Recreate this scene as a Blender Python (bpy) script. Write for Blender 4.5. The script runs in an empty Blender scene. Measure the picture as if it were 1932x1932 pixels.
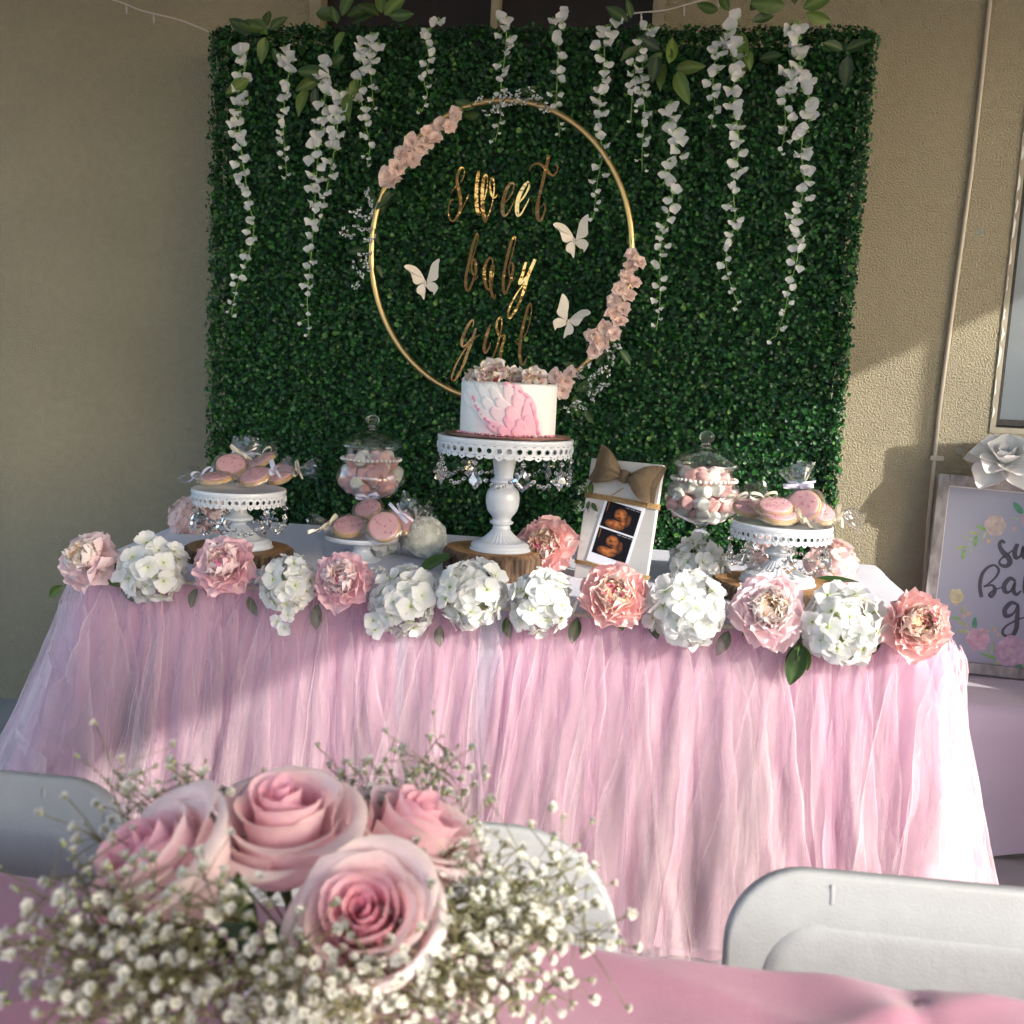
import bpy, bmesh, math, random
import numpy as np
from mathutils import Vector, Matrix, Euler, noise as mnoise
R = math.radians; PI = math.pi
random.seed(7); rng = np.random.default_rng(11)
scene = bpy.context.scene
COL = scene.collection

# ------------------------------------------------------------------ camera
YAW, PITCH, ROLL, EYE, FPX, HALF = R(8.0), R(7.8), R(2.8), 1.225, 1934.0, 966.0
r0 = Vector((math.cos(YAW), math.sin(YAW), 0))
FWD = Vector((-math.sin(YAW) * math.cos(PITCH), math.cos(YAW) * math.cos(PITCH), -math.sin(PITCH)))
u0 = r0.cross(FWD)
UP = u0 * math.cos(ROLL) - r0 * math.sin(ROLL)
RT = r0 * math.cos(ROLL) + u0 * math.sin(ROLL)
cd = bpy.data.cameras.new('camera'); cam = bpy.data.objects.new('camera', cd); COL.objects.link(cam)
cam.matrix_world = Matrix(((RT.x, UP.x, -FWD.x, 0), (RT.y, UP.y, -FWD.y, 0), (RT.z, UP.z, -FWD.z, EYE), (0, 0, 0, 1)))
cd.sensor_width = 36; cd.lens = 36 * FPX / (2 * HALF); cd.clip_start = 0.05; cd.clip_end = 500
cd.dof.use_dof = True; cd.dof.focus_distance = 2.45; cd.dof.aperture_fstop = 9
scene.camera = cam
# ------------------------------------------------------------------ light
SUN_AZ, SUN_EL = R(180 - 55), R(24.0)          # azimuth clockwise from +Y
w = bpy.data.worlds.new('World'); scene.world = w; w.use_nodes = True
nt = w.node_tree
sky = nt.nodes.new('ShaderNodeTexSky'); sky.sky_type = 'NISHITA'; sky.sun_disc = False
sky.sun_elevation = SUN_EL; sky.sun_rotation = SUN_AZ; sky.dust_density = 1.5
bg = nt.nodes['Background']; bg.inputs['Strength'].default_value = 0.15
nt.links.new(sky.outputs['Color'], bg.inputs['Color'])
sd = bpy.data.lights.new('sun', 'SUN'); sd.energy = 2.0; sd.angle = R(0.6); sd.color = (1, .95, .85)
sun = bpy.data.objects.new('sun', sd); COL.objects.link(sun)
sdir = Vector((math.cos(SUN_EL) * math.sin(SUN_AZ), math.cos(SUN_EL) * math.cos(SUN_AZ), math.sin(SUN_EL)))
sun.rotation_euler = sdir.to_track_quat('Z', 'Y').to_euler(); sun.location = sdir * 20
vs = scene.view_settings
vs.view_transform = 'Standard'; vs.look = 'None'; vs.gamma = 1; vs.use_curve_mapping = False; vs.exposure = 1.58
cy = scene.cycles
scene.render.engine = 'CYCLES'
cy.use_denoising = True; cy.max_bounces = 8; cy.diffuse_bounces = 6; cy.glossy_bounces = 2; cy.use_adaptive_sampling = True; cy.adaptive_threshold = .035
cy.transmission_bounces = 8; cy.transparent_max_bounces = 10; cy.sample_clamp_indirect = 6
cy.caustics_reflective = False; cy.caustics_refractive = False

# ------------------------------------------------------------------ survey: point of a sight line on a real plane
def sight(u, v): return (FWD * FPX + RT * (u - HALF) + UP * (HALF - v)).normalized()
O = Vector((0, 0, EYE))
def py(u, v, Y): d = sight(u, v); return O + d * (Y / d.y)
def pz(u, v, Z): d = sight(u, v); return O + d * ((Z - EYE) / d.z)
def pd(u, v, D): return O + sight(u, v) * D

# ------------------------------------------------------------------ object helpers
def link(name, data, parent=None, mat4=None):
    o = bpy.data.objects.new(name, data); COL.objects.link(o)
    if parent is not None: o.parent = parent
    if mat4 is not None: o.matrix_local = mat4
    return o
def tag(o, label, cat=None, group=None, kind=None):
    if label: o['label'] = label
    if cat: o['category'] = cat
    if group: o['group'] = group
    if kind: o['kind'] = kind
    return o
def thing(name, label, cat, loc=(0, 0, 0), group=None, rot=None):
    o = link(name, None); o.empty_display_size = .02; o.location = loc
    if rot is not None: o.rotation_euler = rot
    return tag(o, label, cat, group)
def mk(name, V, F, mats, smooth=True, mi=None, col=None):
    me = bpy.data.meshes.new(name)
    me.from_pydata([tuple(map(float, p)) for p in V], [], F)
    for m in (mats if isinstance(mats, (list, tuple)) else [mats]): me.materials.append(m)
    n = len(me.polygons)
    me.polygons.foreach_set('use_smooth', np.full(n, smooth, bool))
    if mi is not None: me.polygons.foreach_set('material_index', np.array(mi, np.int32))
    if col is not None:
        a = me.color_attributes.new('Col', 'FLOAT_COLOR', 'POINT')
        c = np.ones((len(V), 4), np.float32); c[:, :3] = np.array(col, np.float32)
        a.data.foreach_set('color', c.ravel())
    me.update(); return me
def npmesh(name, V, F, mats, smooth=True, col=None, k=3):
    V = np.asarray(V, np.float32); F = np.asarray(F, np.int32)
    me = bpy.data.meshes.new(name); me.vertices.add(len(V)); me.vertices.foreach_set('co', V.ravel())
    me.loops.add(F.size); me.loops.foreach_set('vertex_index', F.ravel())
    me.polygons.add(len(F)); me.polygons.foreach_set('loop_start', np.arange(0, F.size, k, dtype=np.int32))
    me.polygons.foreach_set('use_smooth', np.full(len(F), smooth, bool))
    for m in (mats if isinstance(mats, (list, tuple)) else [mats]): me.materials.append(m)
    if col is not None:
        a = me.color_attributes.new('Col', 'FLOAT_COLOR', 'POINT')
        c = np.ones((len(V), 4), np.float32); c[:, :3] = col; a.data.foreach_set('color', c.ravel())
    me.update(calc_edges=True); me.validate(); return me
class MB:
    """collects shapes for one mesh"""
    def __init__(s): s.V, s.F, s.C, s.I = [], [], [], []
    def add(s, V, F, c=(1, 1, 1), mi=0):
        b = len(s.V); s.V += [tuple(p) for p in V]; s.F += [tuple(b + i for i in f) for f in F]
        s.C += list(c) if (len(c) and not np.isscalar(c[0])) else [c] * len(V); s.I += [mi] * len(F); return s
    def box(s, lo, hi, c=(1, 1, 1), mi=0, M=None, bev=0):
        if bev:
            bm = bmesh.new(); bmesh.ops.create_cube(bm, size=1)
            for v in bm.verts: v.co = Vector([(lo[i] + hi[i]) / 2 + v.co[i] * (hi[i] - lo[i]) for i in range(3)])
            bmesh.ops.bevel(bm, geom=bm.edges[:], offset=bev, segments=2, affect='EDGES', profile=.6)
            V = [v.co.copy() for v in bm.verts]; F = [[v.index for v in f.verts] for f in bm.faces]; bm.free()
        else:
            V = [Vector((x, y, z)) for x in (lo[0], hi[0]) for y in (lo[1], hi[1]) for z in (lo[2], hi[2])]
            F = [(0, 1, 3, 2), (4, 6, 7, 5), (0, 4, 5, 1), (2, 3, 7, 6), (0, 2, 6, 4), (1, 5, 7, 3)]
        if M: V = [M @ v for v in V]
        return s.add(V, F, c, mi)
    def tube(s, pts, r, n=8, c=(1, 1, 1), mi=0, cap=True):
        pts = [Vector(p) for p in pts]; m = len(pts)
        rr = r if hasattr(r, '__len__') else [r] * m
        T = [(pts[min(i + 1, m - 1)] - pts[max(i - 1, 0)]).normalized() for i in range(m)]
        a = T[0].orthogonal().normalized(); V = []; F = []
        for i in range(m):
            a = (a - T[i] * a.dot(T[i]))
            a = a.normalized() if a.length > 1e-6 else T[i].orthogonal().normalized()
            b = T[i].cross(a)
            V += [pts[i] + (a * math.cos(2 * PI * k / n) + b * math.sin(2 * PI * k / n)) * rr[i] for k in range(n)]
        for i in range(m - 1):
            for k in range(n):
                k2 = (k + 1) % n; F.append((i * n + k, i * n + k2, (i + 1) * n + k2, (i + 1) * n + k))
        if cap: F.append(tuple(range(n - 1, -1, -1))); F.append(tuple((m - 1) * n + k for k in range(n)))
        return s.add(V, F, c, mi)
    def lathe(s, prof, n=32, c=(1, 1, 1), mi=0, f=None, M=None):
        V = []; F = []
        for i, (r, z) in enumerate(prof):
            for k in range(n):
                t = 2 * PI * k / n; q = r if f is None else f(i, r, t)
                V.append(Vector((q * math.cos(t), q * math.sin(t), z)))
        for i in range(len(prof) - 1):
            for k in range(n):
                k2 = (k + 1) % n; F.append((i * n + k, i * n + k2, (i + 1) * n + k2, (i + 1) * n + k))
        if M: V = [M @ v for v in V]
        return s.add(V, F, c, mi)
    def grid(s, fn, nu, nv, cf=None, mi=0, thick=0):
        V = [fn(i / nu, j / nv) for j in range(nv + 1) for i in range(nu + 1)]
        F = [(j * (nu + 1) + i, j * (nu + 1) + i + 1, (j + 1) * (nu + 1) + i + 1, (j + 1) * (nu + 1) + i) for j in range(nv) for i in range(nu)]
        C = (1, 1, 1) if cf is None else [cf(i / nu, j / nv) for j in range(nv + 1) for i in range(nu + 1)]
        return s.add(V, F, C, mi)
    def poly(s, pts, c=(1, 1, 1), mi=0):
        return s.add(pts, [tuple(range(len(pts)))], c, mi)
    def mesh(s, name, mats, smooth=True):
        return mk(name, s.V, s.F, mats, smooth, s.I, s.C)
    def obj(s, name, mats, parent=None, mat4=None, smooth=True):
        return link(name, s.mesh(name, mats, smooth), parent, mat4)
def TR(loc=(0, 0, 0), rot=(0, 0, 0), sc=1.0):
    m = Matrix.Translation(loc) @ Euler(rot).to_matrix().to_4x4()
    return m @ (Matrix.Diagonal((*sc, 1)) if hasattr(sc, '__len__') else Matrix.Scale(sc, 4))
def aim(loc, z, spin=0.0, sc=1.0):
    """matrix whose +Z looks along z"""
    q = Vector(z).normalized().to_track_quat('Z', 'Y').to_matrix().to_4x4()
    return Matrix.Translation(loc) @ q @ Matrix.Rotation(spin, 4, 'Z') @ (Matrix.Diagonal((*sc, 1)) if hasattr(sc, '__len__') else Matrix.Scale(sc, 4))
def U(a, b): return random.uniform(a, b)
def catmull(P, n=8):
    P = [np.array(p, float) for p in P]; Q = [2 * P[0] - P[1]] + P + [2 * P[-1] - P[-2]]; out = []
    for i in range(1, len(Q) - 2):
        a, b, c, d = Q[i - 1:i + 3]
        for k in range(n):
            t = k / n
            out.append(.5 * (2 * b + (c - a) * t + (2 * a - 5 * b + 4 * c - d) * t * t + (3 * b - a - 3 * c + d) * t ** 3))
    out.append(P[-1]); return out
def nz(x, y=0, z=0): return mnoise.noise((x, y, z))

# ------------------------------------------------------------------ materials
MATS = {}
def mat(name, col=(.5, .5, .5), rough=.5, metal=0, vcol=False, rnd=0, noise=None, bump=None, transl=0, spec=.5, sheen=0, coat=0,
        noise2=None, stretch=None, sss=0, hue=0):
    m = bpy.data.materials.new(name); m.use_nodes = True; n = m.node_tree.nodes; L = m.node_tree.links
    p = n['Principled BSDF']; out = n['Material Output']
    p.inputs['Roughness'].default_value = rough; p.inputs['Metallic'].default_value = metal
    p.inputs['Specular IOR Level'].default_value = spec
    if sheen: p.inputs['Sheen Weight'].default_value = sheen
    if coat: p.inputs['Coat Weight'].default_value = coat; p.inputs['Coat Roughness'].default_value = .12
    if sss:
        p.inputs['Subsurface Weight'].default_value = sss; p.inputs['Subsurface Radius'].default_value = (.01, .006, .005)
        p.inputs['Subsurface Scale'].default_value = .6
    if vcol:
        a = n.new('ShaderNodeVertexColor'); a.layer_name = 'Col'; c = a.outputs['Color']
    else:
        a = n.new('ShaderNodeRGB'); a.outputs[0].default_value = (*col, 1); c = a.outputs[0]
    tc = n.new('ShaderNodeTexCoord'); vec = tc.outputs['Object']
    if stretch:
        mp = n.new('ShaderNodeMapping'); mp.inputs['Scale'].default_value = stretch; L.new(vec, mp.inputs['Vector']); vec = mp.outputs['Vector']
    def mult(c, fac):
        x = n.new('ShaderNodeMix'); x.data_type = 'RGBA'; x.blend_type = 'MULTIPLY'; x.inputs['Factor'].default_value = 1
        L.new(c, x.inputs['A']); L.new(fac, x.inputs['B']); return x.outputs['Result']
    if rnd:
        oi = n.new('ShaderNodeObjectInfo'); mr = n.new('ShaderNodeMapRange')
        mr.inputs['To Min'].default_value = 1 - rnd; mr.inputs['To Max'].default_value = 1 + rnd * .6
        L.new(oi.outputs['Random'], mr.inputs['Value']); c = mult(c, mr.outputs['Result'])
    for nn in (noise, noise2):
        if nn:
            t = n.new('ShaderNodeTexNoise'); t.inputs['Scale'].default_value = nn[0]; t.inputs['Detail'].default_value = 5
            L.new(vec, t.inputs['Vector']); mr = n.new('ShaderNodeMapRange')
            mr.inputs['From Min'].default_value = .3; mr.inputs['From Max'].default_value = .7
            mr.inputs['To Min'].default_value = 1 - nn[1]; mr.inputs['To Max'].default_value = 1 + nn[1] * .5
            L.new(t.outputs['Fac'], mr.inputs['Value']); c = mult(c, mr.outputs['Result'])
    L.new(c, p.inputs['Base Color'])
    if bump:
        t = n.new('ShaderNodeTexNoise'); t.inputs['Scale'].default_value = bump[0]; t.inputs['Detail'].default_value = 4
        L.new(vec, t.inputs['Vector']); b = n.new('ShaderNodeBump'); b.inputs['Strength'].default_value = bump[1]
        b.inputs['Distance'].default_value = bump[2]; L.new(t.outputs['Fac'], b.inputs['Height']); L.new(b.outputs['Normal'], p.inputs['Normal'])
    if transl:
        tr = n.new('ShaderNodeBsdfTranslucent'); L.new(c, tr.inputs['Color'])
        mx = n.new('ShaderNodeMixShader'); mx.inputs['Fac'].default_value = transl
        L.new(p.outputs[0], mx.inputs[1]); L.new(tr.outputs[0], mx.inputs[2]); L.new(mx.outputs[0], out.inputs['Surface'])
    MATS[name] = m; return m
def thin_glass(name, tint=(.97, .98, .97), gloss=.03, k=1.0, ior=1.5, haze=0.0):
    m = bpy.data.materials.new(name); m.use_nodes = True; n = m.node_tree.nodes; L = m.node_tree.links
    n.remove(n['Principled BSDF']); out = n['Material Output']
    t = n.new('ShaderNodeBsdfTransparent'); t.inputs[0].default_value = (*tint, 1)
    g = n.new('ShaderNodeBsdfGlossy'); g.inputs['Roughness'].default_value = gloss; g.inputs['Color'].default_value = (.95, .95, .95, 1)
    f = n.new('ShaderNodeLayerWeight'); f.inputs['Blend'].default_value = .5
    pw = n.new('ShaderNodeMath'); pw.operation = 'POWER'; pw.inputs[1].default_value = 3.2; L.new(f.outputs['Facing'], pw.inputs[0])
    mu = n.new('ShaderNodeMath'); mu.operation = 'MULTIPLY_ADD'; mu.inputs[1].default_value = .8; mu.inputs[2].default_value = .045 * k; mu.use_clamp = True
    L.new(pw.outputs[0], mu.inputs[0]); mx = n.new('ShaderNodeMixShader'); L.new(mu.outputs[0], mx.inputs[0])
    L.new(t.outputs[0], mx.inputs[1]); L.new(g.outputs[0], mx.inputs[2]); last = mx
    if haze:
        d = n.new('ShaderNodeBsdfTranslucent'); d.inputs[0].default_value = (.9, .9, .92, 1)
        m2 = n.new('ShaderNodeMixShader'); m2.inputs[0].default_value = haze
        L.new(mx.outputs[0], m2.inputs[1]); L.new(d.outputs[0], m2.inputs[2]); last = m2
    L.new(last.outputs[0], out.inputs['Surface']); return m
def solid_glass(name, ior=1.5):
    m = bpy.data.materials.new(name); m.use_nodes = True; p = m.node_tree.nodes['Principled BSDF']
    p.inputs['Transmission Weight'].default_value = 1; p.inputs['Roughness'].default_value = .01; p.inputs['IOR'].default_value = ior
    p.inputs['Base Color'].default_value = (.98, .98, .98, 1); return m
def tulle(name, col, a0, a1, weave=.25, gloss=.12):
    # vertex colour red marks the cut edges of the net
    m = bpy.data.materials.new(name); m.use_nodes = True; n = m.node_tree.nodes; L = m.node_tree.links
    n.remove(n['Principled BSDF']); out = n['Material Output']
    tc = n.new('ShaderNodeTexCoord'); mp = n.new('ShaderNodeMapping'); mp.inputs['Scale'].default_value = (1, 1, .06); L.new(tc.outputs['Object'], mp.inputs[0])
    ns = n.new('ShaderNodeTexNoise'); ns.inputs['Scale'].default_value = 60; ns.inputs['Detail'].default_value = 3; L.new(mp.outputs[0], ns.inputs['Vector'])
    lw = n.new('ShaderNodeLayerWeight'); lw.inputs['Blend'].default_value = .35
    pw = n.new('ShaderNodeMath'); pw.operation = 'POWER'; pw.inputs[1].default_value = 2.0; L.new(lw.outputs['Facing'], pw.inputs[0])
    m1 = n.new('ShaderNodeMath'); m1.operation = 'MULTIPLY_ADD'; m1.inputs[1].default_value = a1; m1.inputs[2].default_value = a0 - weave * .5; L.new(pw.outputs[0], m1.inputs[0])
    m2 = n.new('ShaderNodeMath'); m2.operation = 'MULTIPLY_ADD'; m2.inputs[1].default_value = weave; m2.use_clamp = True
    vc = n.new('ShaderNodeVertexColor'); vc.layer_name = 'Col'; sp = n.new('ShaderNodeSeparateColor'); L.new(vc.outputs[0], sp.inputs[0])
    me_ = n.new('ShaderNodeMath'); me_.operation = 'MULTIPLY_ADD'; me_.inputs[1].default_value = .22; L.new(sp.outputs[0], me_.inputs[0]); L.new(m1.outputs[0], me_.inputs[2])
    L.new(ns.outputs['Fac'], m2.inputs[0]); L.new(me_.outputs[0], m2.inputs[2])
    oi = n.new('ShaderNodeObjectInfo'); mr = n.new('ShaderNodeMapRange'); mr.inputs['To Min'].default_value = .86; mr.inputs['To Max'].default_value = 1.06
    L.new(oi.outputs['Random'], mr.inputs['Value'])
    cx = n.new('ShaderNodeMix'); cx.data_type = 'RGBA'; cx.blend_type = 'MULTIPLY'; cx.inputs['Factor'].default_value = 1
    cx.inputs['A'].default_value = (*col, 1); L.new(mr.outputs[0], cx.inputs['B'])
    # glittering threads: a fine relief
    nb = n.new('ShaderNodeTexNoise'); nb.inputs['Scale'].default_value = 700; nb.inputs['Detail'].default_value = 2; L.new(tc.outputs['Object'], nb.inputs['Vector'])
    bp = n.new('ShaderNodeBump'); bp.inputs['Strength'].default_value = .8; bp.inputs['Distance'].default_value = .002; L.new(nb.outputs['Fac'], bp.inputs['Height'])
    d = n.new('ShaderNodeBsdfDiffuse'); t = n.new('ShaderNodeBsdfTranslucent'); g = n.new('ShaderNodeBsdfGlossy'); g.inputs['Roughness'].default_value = .3
    g.inputs['Color'].default_value = (.95, .85, .85, 1); L.new(bp.outputs[0], g.inputs['Normal'])
    L.new(cx.outputs['Result'], d.inputs[0]); L.new(cx.outputs['Result'], t.inputs[0])
    x1 = n.new('ShaderNodeMixShader'); x1.inputs[0].default_value = .4; L.new(d.outputs[0], x1.inputs[1]); L.new(t.outputs[0], x1.inputs[2])
    x2 = n.new('ShaderNodeMixShader'); x2.inputs[0].default_value = gloss; L.new(x1.outputs[0], x2.inputs[1]); L.new(g.outputs[0], x2.inputs[2])
    tp = n.new('ShaderNodeBsdfTransparent'); x3 = n.new('ShaderNodeMixShader')
    L.new(m2.outputs[0], x3.inputs[0]); L.new(tp.outputs[0], x3.inputs[1]); L.new(x2.outputs[0], x3.inputs[2]); L.new(x3.outputs[0], out.inputs['Surface'])
    return m

m_concrete = mat('concrete', (.33, .33, .33), .85, noise=(3, .25), bump=(60, .3, .004))
m_stucco = mat('stucco', (.375, .335, .235), .9, noise=(1.3, .14), noise2=(38, .06), bump=(190, 1.0, .012), spec=.2)
m_roof = mat('roof_board', (.62, .62, .61), .8, noise=(4, .2))
m_post = mat('post_paint', (.6, .58, .55), .5)
m_wframe = mat('window_frame_paint', (.30, .265, .20), .6, noise=(12, .3), bump=(80, .3, .003))
m_peel = mat('peeling_paint', (.70, .69, .64), .6, noise=(30, .25), bump=(120, .4, .003))
m_darkgap = mat('dark_strip_mat', (.03, .026, .024), .8, noise=(60, .5))
m_pane = mat('window_pane', (.15, .17, .19), .25, spec=.6, noise=(3, .2))
m_panedark = mat('dark_window_pane', (.018, .014, .013), .15, spec=.5)
m_cord = mat('cord_paint', (.50, .44, .35), .5)
m_wire = mat('white_wire', (.55, .52, .5), .5)
m_leaf = mat('boxwood_leaf', vcol=True, rough=.40, transl=.2, spec=.35)
m_backing = mat('hedge_backing', (.012, .035, .016), .9)
m_vine = mat('vine_leaf', vcol=True, rough=.42, rnd=.35, transl=.3)
m_stem = mat('green_stem', (.16, .30, .07), .6)
m_white_petal = mat('white_petal', vcol=True, rough=.6, rnd=.05, transl=.42, spec=.25)
m_petal = mat('silk_petal', vcol=True, rough=.75, rnd=.05, transl=.32, spec=.12)
m_gold = mat('gold_mirror', (.58, .35, .14), .07, metal=1, bump=(14, .30, .012))
m_hoop = mat('brushed_gold', (.62, .42, .18), .28, metal=1, bump=(300, .15, .002))
m_butterfly = mat('pearl_card', (.66, .60, .51), .32, noise=(8, .05), spec=.6)
m_cloth = mat('white_cloth', (.54, .55, .66), .8, sheen=.2, noise=(6, .05), bump=(900, .25, .001))
m_pinkcloth = mat('pink_cloth', (.42, .175, .25), .62, sheen=.3, noise=(5, .06), bump=(700, .5, .0015))
m_tableplastic = mat('table_plastic', (.6, .6, .58), .6)
m_metal = mat('leg_steel', (.45, .45, .46), .35, metal=.9)
m_tulle_in = mat('inner_tulle', (.78, .46, .62), .75, transl=.35, rnd=.12, noise=(50, .08), stretch=(1, 1, .05), sheen=.3, spec=.1)
m_tulle_mid = tulle('middle_tulle', (.86, .60, .74), .26, .80, .16, .05)
m_tulle_out = tulle('outer_tulle', (.85, .68, .76), .13, .95, .16, .22)
m_enamel = mat('white_enamel', (.62, .65, .70), .28, coat=.4, noise=(14, .05), bump=(40, .06, .003))
m_crystal = solid_glass('crystal', 1.6)
m_solidglass = solid_glass('clear_glass', 1.48)
m_glass = thin_glass('jar_glass', k=1.3)
m_acrylic = thin_glass('acrylic', tint=(.95, .97, .96), k=1.2)
m_cello = thin_glass('cellophane', tint=(.97, .96, .97), gloss=.08, k=2.2, haze=.10)
m_pearl = mat('pearl_bead', (.80, .76, .70), .18, coat=.6)
m_bark = mat('bark', vcol=True, rough=.95, noise=(60, .45), bump=(90, .8, .008), stretch=(1, 1, .4))
m_wood = mat('slice_wood', vcol=True, rough=.6, noise=(14, .18), bump=(60, .2, .002))
m_cookie = mat('cookie_dough', (.62, .42, .20), .75, noise=(50, .2), bump=(120, .4, .003))
m_icing = mat('pink_icing', (.80, .46, .48), .35, noise=(20, .08), rnd=.12, coat=.2)
m_sprinkle = mat('pink_pearl', (.72, .30, .38), .25, coat=.5)
m_ribbon_cream = mat('cream_ribbon', (.74, .68, .54), .45, transl=.2)
m_ribbon_lilac = mat('lilac_ribbon', (.74, .72, .88), .4, transl=.2)
m_mallow_w = mat('white_marshmallow', (.80, .77, .72), .85, sss=.2, bump=(120, .25, .002))
m_mallow_p = mat('pink_marshmallow', (.84, .48, .48), .85, sss=.2, bump=(120, .25, .002))
m_wax = mat('ivory_wax', (.88, .86, .78), .5, sss=.25, noise=(20, .05))
m_wick = mat('wick', (.7, .68, .6), .9)
m_frost = mat('white_frosting', vcol=True, rough=.55, sss=.12, bump=(30, .2, .004))
m_cakegold = mat('gold_luster', (.62, .46, .25), .38, metal=.75, bump=(200, .4, .003))
m_cakeboard = mat('cake_board', (.30, .16, .13), .3, metal=.4)
m_board = mat('whitewashed_wood', (.54, .52, .50), .7, noise=(40, .10), stretch=(.12, 1, 1), bump=(60, .25, .002))
m_burlap = mat('burlap', (.21, .15, .09), .9, noise=(500, .35), bump=(420, .9, .003), transl=.12)
m_twine = mat('twine', (.42, .27, .12), .9, noise=(300, .4), bump=(300, .8, .003))
m_print = mat('photo_print', vcol=True, rough=.5, spec=.15)
m_paper = mat('photo_paper', (.78, .78, .84), .3)
m_ink = mat('sign_ink', (.085, .08, .10), .7)
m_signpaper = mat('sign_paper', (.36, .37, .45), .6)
m_watercolour = mat('watercolour', vcol=True, rough=.7, noise=(60, .25))
m_distress = mat('distressed_paint', (.35, .33, .32), .7, noise=(35, .5), stretch=(1, 1, .5), bump=(90, .5, .003))
m_paperrose = mat('white_card_petal', (.80, .79, .78), .6, transl=.15, rnd=.04)
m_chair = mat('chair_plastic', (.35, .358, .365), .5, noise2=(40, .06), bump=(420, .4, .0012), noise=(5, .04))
m_rose = mat('rose_petal', vcol=True, rough=.5, transl=.36, rnd=.04, spec=.2, noise=(30, .05), noise2=(160, .05), sheen=.2, bump=(140, .12, .001))
m_roseleaf = mat('rose_leaf', (.04, .09, .025), .5, transl=.2)
m_breath = mat('breath_petal', (.80, .79, .72), .7, transl=.3, rnd=.1)
m_breathstem = mat('breath_stem', (.15, .14, .06), .6)
m_breathcalyx = mat('breath_calyx', (.24, .27, .13), .6)
m_vase = mat('vase_ceramic', (.7, .68, .66), .3)
m_twig = mat('screen_wood', (.35, .25, .17), .7, noise=(10, .3), stretch=(1, 1, .1))

# ================================================================== SETTING
WY = 3.20                                   # face of the house wall
mb = MB(); mb.grid(lambda u, v: Vector((-60 + 120 * u, -60 + 66 * v, 0)), 12, 12); g = mb.obj('ground', m_concrete); tag(g, None, kind='structure')

def rects_minus(x0, x1, z0, z1, holes):
    xs = sorted({x0, x1, *[h[0] for h in holes], *[h[1] for h in holes]}); zs = sorted({z0, z1, *[h[2] for h in holes], *[h[3] for h in holes]})
    for i in range(len(xs) - 1):
        for j in range(len(zs) - 1):
            cx, cz = (xs[i] + xs[i + 1]) / 2, (zs[j] + zs[j + 1]) / 2
            if not any(h[0] < cx < h[1] and h[2] < cz < h[3] for h in holes): yield xs[i], xs[i + 1], zs[j], zs[j + 1]
WR = (.957, 2.1, 1.115, 2.32); WT = (-1.15, -.07, 2.05, 2.72)
wall = thing('stucco_wall', 'beige stucco house wall behind the green hedge panel', 'wall', (0, WY, 0))
mb = MB()
for a, b, c, d in rects_minus(-4.2, 3.2, 0, 3.0, [WR, WT]):
    mb.box((a, 0, c), (b, .16, d))
# merge: only outer skins matter, boxes butt end to end
mb.obj('plaster', m_stucco, wall, smooth=False)
def window(W, pane_m, trim, mull=(), f=.035, o=-.012):
    x0, x1, z0, z1 = W
    mb = MB()
    mb.box((x0, o, z0 + .0), (x0 + f, .10, z1)); mb.box((x1 - f, o, z0), (x1, .10, z1))
    mb.box((x0 + f, o + .002, z1 - f), (x1 - f, .10, z1)); mb.box((x0 + f, o + .002, z0), (x1 - f, .10, z0 + f))
    for x in mull: mb.box((x - .012, -.005, z0 + f), (x + .012, .09, z1 - f))
    fr = mb.obj('window_frame', trim, wall, smooth=False)
    mb = MB(); mb.box((x0 + f, .05, z0 + f), (x1 - f, .056, z1 - f)); mb.obj('pane', pane_m, fr, smooth=False)
    return fr
fr = window(WR, m_pane, m_wframe, f=.016, o=-.004)
mb = MB()                                   # flaking white paint along the frame edge and a dark strip beside the pane
for k in range(16):
    z = 1.16 + k * .072 + U(-.01, .01); h = U(.03, .075); x0_ = .958 + U(0, .002); pp = [(x0_, z), (x0_ + U(.003, .008), z + h * .15), (x0_ + U(.002, .010), z + h * .5), (x0_ + U(.002, .008), z + h * .8), (x0_ + .001, z + h)]; mb.add([Vector((a_, -.0060, b_)) for a_, b_ in pp], [(0, 1, 2, 3, 4)])
mb.obj('flaking_paint', m_peel, fr, smooth=False)
mb = MB(); mb.box((.9732, .01, 1.1375), (.986, .049, 2.297)); mb.box((.9862, .02, 1.1375), (2.06, .0495, 1.155)); mb.obj('dark_strip', m_darkgap, fr, smooth=False)
window(WT, m_panedark, m_wframe, (-.575, ))
mb = MB()                                   # dents and an old screw anchor in the plaster
for (u, v, r) in [(1812, 850, .012), (1848, 437, .009), (1766, 866, .004)]:
    p = py(u, v, WY - .0015) - Vector((0, WY, 0))
    mb.add([p + Vector((r * (1 + .35 * nz(k * 1.7, u)) * math.cos(k * PI / 6), 0, r * (1 + .35 * nz(k * 1.3, v)) * math.sin(k * PI / 6))) for k in range(12)], [tuple(range(12))])
mb.obj('screw_anchor', mat('anchor_grey', (.30, .31, .26), .8, noise=(60, .4)), wall)

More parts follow.
